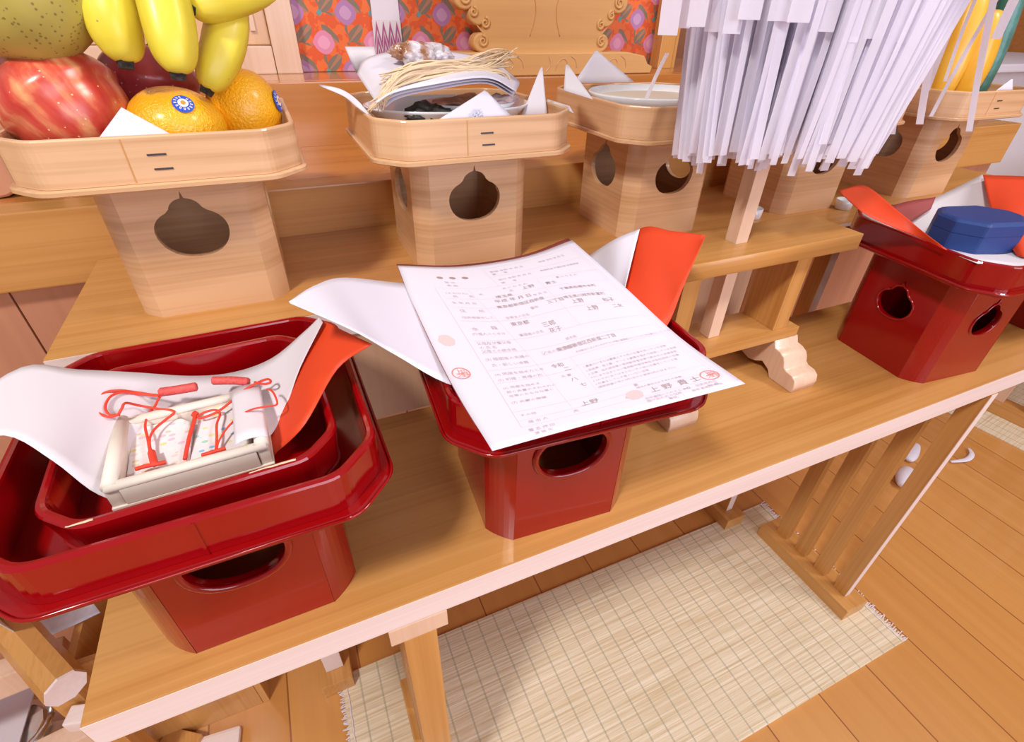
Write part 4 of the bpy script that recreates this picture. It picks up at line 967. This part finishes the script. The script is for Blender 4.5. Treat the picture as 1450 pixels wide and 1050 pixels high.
M['flake'] = plain('snowflake_print', (.58, .60, .72), .8); obj('snowflake_mark', fl, M['flake'], o)
tri('paper_corner', [ony(738, 164, .555), ony(775, 166, .545), ony(768, 94, .575), ony(765, 97, .575)], M['white2'], 'upright white paper point at the right end of the fish tray')
tri('paper_corner', [ony(772, 150, .60), ony(812, 160, .56), ony(806, 150, .565), ony(775, 140, .61)], M['white2'], 'low white paper edge curling over the right rim of the fish tray')
bm = B(); sheet(bm, grid_fn([[ony(450, 119, .60), ony(454, 122, .595)], [ony(482, 126, .585), ony(486, 136, .575)], [ony(504, 140, .56), ony(506, 152, .55)], [ony(524, 162, .535), ony(528, 168, .53)]]), 16, 4, .0004)
tag(obj('paper_corner', bm, M['white']), 'thin white paper tip curving out over the left rim of the fish tray', 'paper')
tri('paper_corner', [ony(505, 105, .66), ony(535, 95, .655), ony(530, 66, .68), ony(488, 66, .68)], M['white2'], 'pinkish white paper point at the back left of the fish tray')

# ================================================================ RICE PLATE on the third wooden stand
t = thing('rice_plate', 'round white plate heaped flat with pale rice', 'plate', (.462, .595, Z2+.1335))
bm = B(); lathe(bm, [(.2, 0), (.46, 0), (.55, .006), (.9, .024), (1.0, .034), (.98, .036), (.86, .026), (.5, .010), (.01, .009)], 56, sq=(.088, .074, 1)); smooth(obj('plate_body', bm, M['porcelain'], t))
bm = B(); lathe(bm, [(.01, .012), (.80, .0235), (.865, .0275), (.82, .0290), (.5, .0315), (.01, .0325)], 56, sq=(.088, .074, 1)); o = smooth(obj('rice', bm, M['rice'], t)); o['kind'] = 'stuff'
tri('paper_corner', [ony(812, 118, .665), ony(898, 116, .665), ony(846, 72, .690), ony(843, 72, .690)], M['white'], 'large white paper point standing behind the rice plate')
tri('paper_corner', [ony(798, 128, .565), ony(840, 141, .535), ony(804, 91, .585), ony(801, 92, .585)], M['white2'], 'pinkish paper point at the left rim of the rice tray')
tri('paper_corner', [(.70, .66, Z2+.14), (.81, .66, Z2+.14), (.76, .68, Z2+.205), (.755, .68, Z2+.205)], M['white'], 'white paper point in the tray behind the streamers')

# ================================================================ VEGETABLES on the rightmost wooden stand
def veg(name, pts, rad, mat, label, cat, n=20, sec=None, flat=1):
    O_ = Vector(pts[0]); t_ = None
    bm = B(); tube(bm, cr([Vector(p_)-O_ for p_ in pts], 8), rad, n, section=sec, flat=flat); o_ = smooth(obj(name, bm, mat)); o_.location = O_; return tag(o_, label, cat)
zt = Z2+.134
veg('yellow_squash', [(.985, .555, zt), (.986, .557, .90), (.992, .565, .95), (1.00, .575, .995), (1.004, .58, 1.01)], lambda s: .002+.0215*math.sin(PI*min(1, s*1.0+.02))**.5, M['squash'], 'tall yellow squash on the left of the vegetable tray', 'vegetable', sec=lambda a_: 1+.04*math.cos(5*a_))
veg('yellow_squash', [(1.032, .550, zt), (1.034, .552, .90), (1.038, .560, .94), (1.040, .568, .975), (1.040, .57, .985)], lambda s: .002+.0235*math.sin(PI*min(1, s*1.0+.02))**.5, M['squash'], 'rounder yellow squash in front of the cucumbers', 'vegetable', sec=lambda a_: 1+.04*math.cos(5*a_))
veg('cucumber', [(1.088, .560, zt), (1.088, .562, .92), (1.084, .568, .99), (1.082, .575, 1.06)], lambda s: .003+.0150*math.sin(PI*min(1, s+.03))**.3, M['cucumber'], 'dark green cucumber standing at the right of the yellow squashes', 'vegetable', sec=lambda a_: 1+.03*math.cos(8*a_))
veg('cucumber', [(1.060, .590, zt), (1.058, .592, .92), (1.050, .596, .99), (1.048, .60, 1.06)], lambda s: .003+.0150*math.sin(PI*min(1, s+.03))**.3, M['cucumber'], 'cucumber half hidden behind the yellow squash', 'vegetable', sec=lambda a_: 1+.03*math.cos(8*a_))
M['radish'] = fruit('red_white_skin', ((.40, (.62, .03, .06)), (.48, (.70, .12, .14)), (.56, (.80, .70, .72))), 14, .4, .2)
blob('red_radish', (1.130, .600, .885), (.030, .028, .032), M['radish'], 'red and white radish at the right edge of the vegetable tray', 'vegetable', 2, (0, 0, 0), .08)
tri('paper_corner', [ony(1408, 130, .520), ony(1434, 130, .520), ony(1434, 112, .525), ony(1432, 112, .525)], M['white'], 'small white paper point at the front of the vegetable tray')

# ================================================================ RIGHT BACKGROUND
t = thing('cloth_covered_table', 'white cloth covered table behind the right end of the altar', 'table', (2.62, 1.55, FZ))
bm = B(); box(bm, -.60, .50, -.42, .40, 0, .86, .01)
for v in bm.verts:
    if v.co.z < .8: v.co.y += .012*math.sin(v.co.x*24)*(1-v.co.z/.86); v.co.x += .01*math.sin(v.co.y*30)*(1-v.co.z/.86)
obj('table_cloth', bm, M['wallwhite'], t)
bm = B(); box(bm, -.66, .56, -.48, .46, .862, .885, .004); obj('tabletop', bm, M['white'], t)
# neighbouring low table, its lattice leg and mat strip
t = thing('lattice_table', 'neighbouring wooden table with slatted legs, far right on its own mat', 'offering table', (1.95, .42, FZ), R_(8))
bm = B(); box(bm, -.10, .9, -.20, .24, .57, .60, .002); obj('tabletop', bm, M['wood_x'], t)
bm = B(); box(bm, -.075, -.015, -.22, .26, 0, .035, .002); obj('foot_bar', bm, M['wood_y'], t)
for k in range(5):
    bm = B(); box(bm, -.055, -.037, -.18+.085*k, -.152+.085*k, .0355, .57, .001); obj('leg', bm, M['pale'], t)
bm = B(); box(bm, -.19, 1.1, -.27, .30, .0, .004, .001); o = obj('rush_mat', bm, M['mat']); o.location = (1.95, .42, FZ+.0003-.0005+.0005); o.rotation_euler = (0, 0, R_(8)); tag(o, 'second rush mat under the neighbouring slatted table at far right', 'mat')
for ch in t.children: ch.location.z += .0045
# small white things on the floor seen through the lattice
def scrap(name, pts, mat, label, cat, r=.008, flat=.35):
    bm = B(); tube(bm, cr(pts, 6), lambda s: r*(.5+.5*math.sin(PI*s)), 10, flat=flat); return tag(smooth(obj(name, bm, mat)), label, cat)
scrap('curled_paper', [(1.52, .405, FZ+.006), (1.565, .392, FZ+.008), (1.60, .398, FZ+.010), (1.625, .418, FZ+.006)], M['white'], 'curved white strip of paper lying on the floor right of the slatted legs', 'paper', .007)
scrap('white_pouch', [(1.295, .395, FZ+.016), (1.33, .412, FZ+.018), (1.372, .428, FZ+.014)], M['white'], 'small white pouch on the floor seen between the slats', 'pouch', .022, .7)
scrap('paper_tag', [(1.41, .452, FZ+.010), (1.44, .466, FZ+.012), (1.50, .486, FZ+.006)], M['white'], 'crumpled white paper tag on the floor behind the last slat', 'tag', .018, .5)

# ================================================================ LOWER LEFT CLUTTER
t = thing('wooden_trestle', 'octagonal pale wooden beam on a short post at the lower left corner', 'trestle', (-.40, .50, FZ))
O_ = Vector(t.location)
def tb(name, a_, b_, w_, h_, mat, up=(0, 0, 1), bev=.002):
    bm = B(); bar(bm, Vector(a_)-O_, Vector(b_)-O_, w_, h_, up, bev); return obj(name, bm, mat, t)
E0 = onz(92, 972, .30); E1 = onz(-60, 800, .30)
bm = B(); d = (E1-E0).normalized(); sd = d.cross(Vector((0, 0, 1))).normalized(); uu = Vector((0, 0, 1))
tube(bm, [E0-O_, (E0+(E1-E0)*.5)-O_, E1-O_], .022, 8, up0=(0, 0, 1)); obj('octagonal_beam', bm, M['wood_y'], t)
bm = B(); tube(bm, [E0-O_-d*.004, E0-O_-d*.0002], .0215, 8, up0=(0, 0, 1)); obj('beam_end', bm, M['palex'], t)
tb('post', E0+d*.02+Vector((0, 0, -.023)), (E0.x+d.x*.02, E0.y+d.y*.02, FZ+.022), .030, .030, M['wood_z'], up=(0, 1, 0))
tb('foot_board', (E0.x-.05, E0.y-.07, FZ+.011), (E0.x+.03, E0.y+.05, FZ+.011), .06, .022, M['wood_y'])
tb('peg', E0+Vector((-.012, -.012, -.05)), E0+Vector((.055, -.030, -.05)), .022, .022, M['palex'])
tb('cross_rail', (E0.x-.30, E0.y+.10, .20), (E0.x-.06, E0.y+.12, .20), .030, .045, M['pale'])
tb('cross_rail', (E0.x-.30, E0.y+.02, .09), (E0.x-.02, E0.y+.06, .09), .030, .045, M['pale'])
t = thing('wooden_crate', 'open wooden box under the white cloth at the lower left', 'box', (-.290, .610, FZ))
for (a_, b_) in (((-.10, -.005), (-.10, -.09)),):
    pass
for nm, q in (('side_board', (-.11, -.10, -.10, .10)), ('side_board', (.065, .075, -.10, .10)), ('end_board', (-.0995, .0645, -.10, -.09)), ('end_board', (-.0995, .0645, .09, .10))):
    bm = B(); box(bm, q[0], q[1], q[2], q[3], .0, .275, .001); obj(nm, bm, M['wood_z'], t)
bm = B(); box(bm, -.0995, .0645, -.0895, .0895, .0, .01); obj('box_bottom', bm, M['wood_x'], t)
M['pattern_cloth'] = plain('white_patterned_cloth', (.80, .83, .95), .8, noise=.14, nscale=60)
bm = B(); sheet(bm, grid_fn([[ony(-40, 850, .50), ony(-60, 862, .47), ony(-40, 860, .47)], [onz(20, 850, .262), onz(20, 875, .262), onz(45, 904, .258)], [onz(90, 850, .262), onz(90, 868, .262), onz(92, 890, .258)], [onz(125, 846, .262), onz(134, 856, .262), onz(142, 867, .258)]]), 14, 8, .0012)
bmesh.ops.recalc_face_normals(bm, faces=bm.faces); tag(smooth(obj('patterned_cloth', bm, M['pattern_cloth'])), 'white cloth with a faint grey pattern laid over the wooden box at lower left', 'cloth')
t = thing('metal_fitting', 'shiny silver metal fitting on the floor at the bottom left corner', 'fitting', (-.575, .600, FZ))
bm = B(); lathe(bm, [(.02, 0), (.060, 0), (.064, .006), (.056, .022), (.040, .030), (.036, .044), (.020, .048), (.001, .048)], 12); obj('metal_base', bm, M['metal'], t)
bm = B(); tube(bm, [(.05*math.cos(a_*PI/9), .05*math.sin(a_*PI/9), .052) for a_ in range(19)], .005, 8); smooth(obj('metal_ring', bm, M['metal'], t))
bm = B(); box(bm, -.05, .02, -.075, .055, .056, .059, .001); obj('label_plate', bm, M['white'], t)
bm = B(); box(bm, -.075, .085, -.018, .018, 0, .012, .005); o = obj('pale_plank', bm, M['palex']); o.location = (-.385, .505, FZ); o.rotation_euler = (0, 0, R_(-6)); o.location.z = .05-.0
o.location = (-.345, .475, FZ); tag(o, 'pale rounded plank lying on the floor below the left end of the table', 'plank')
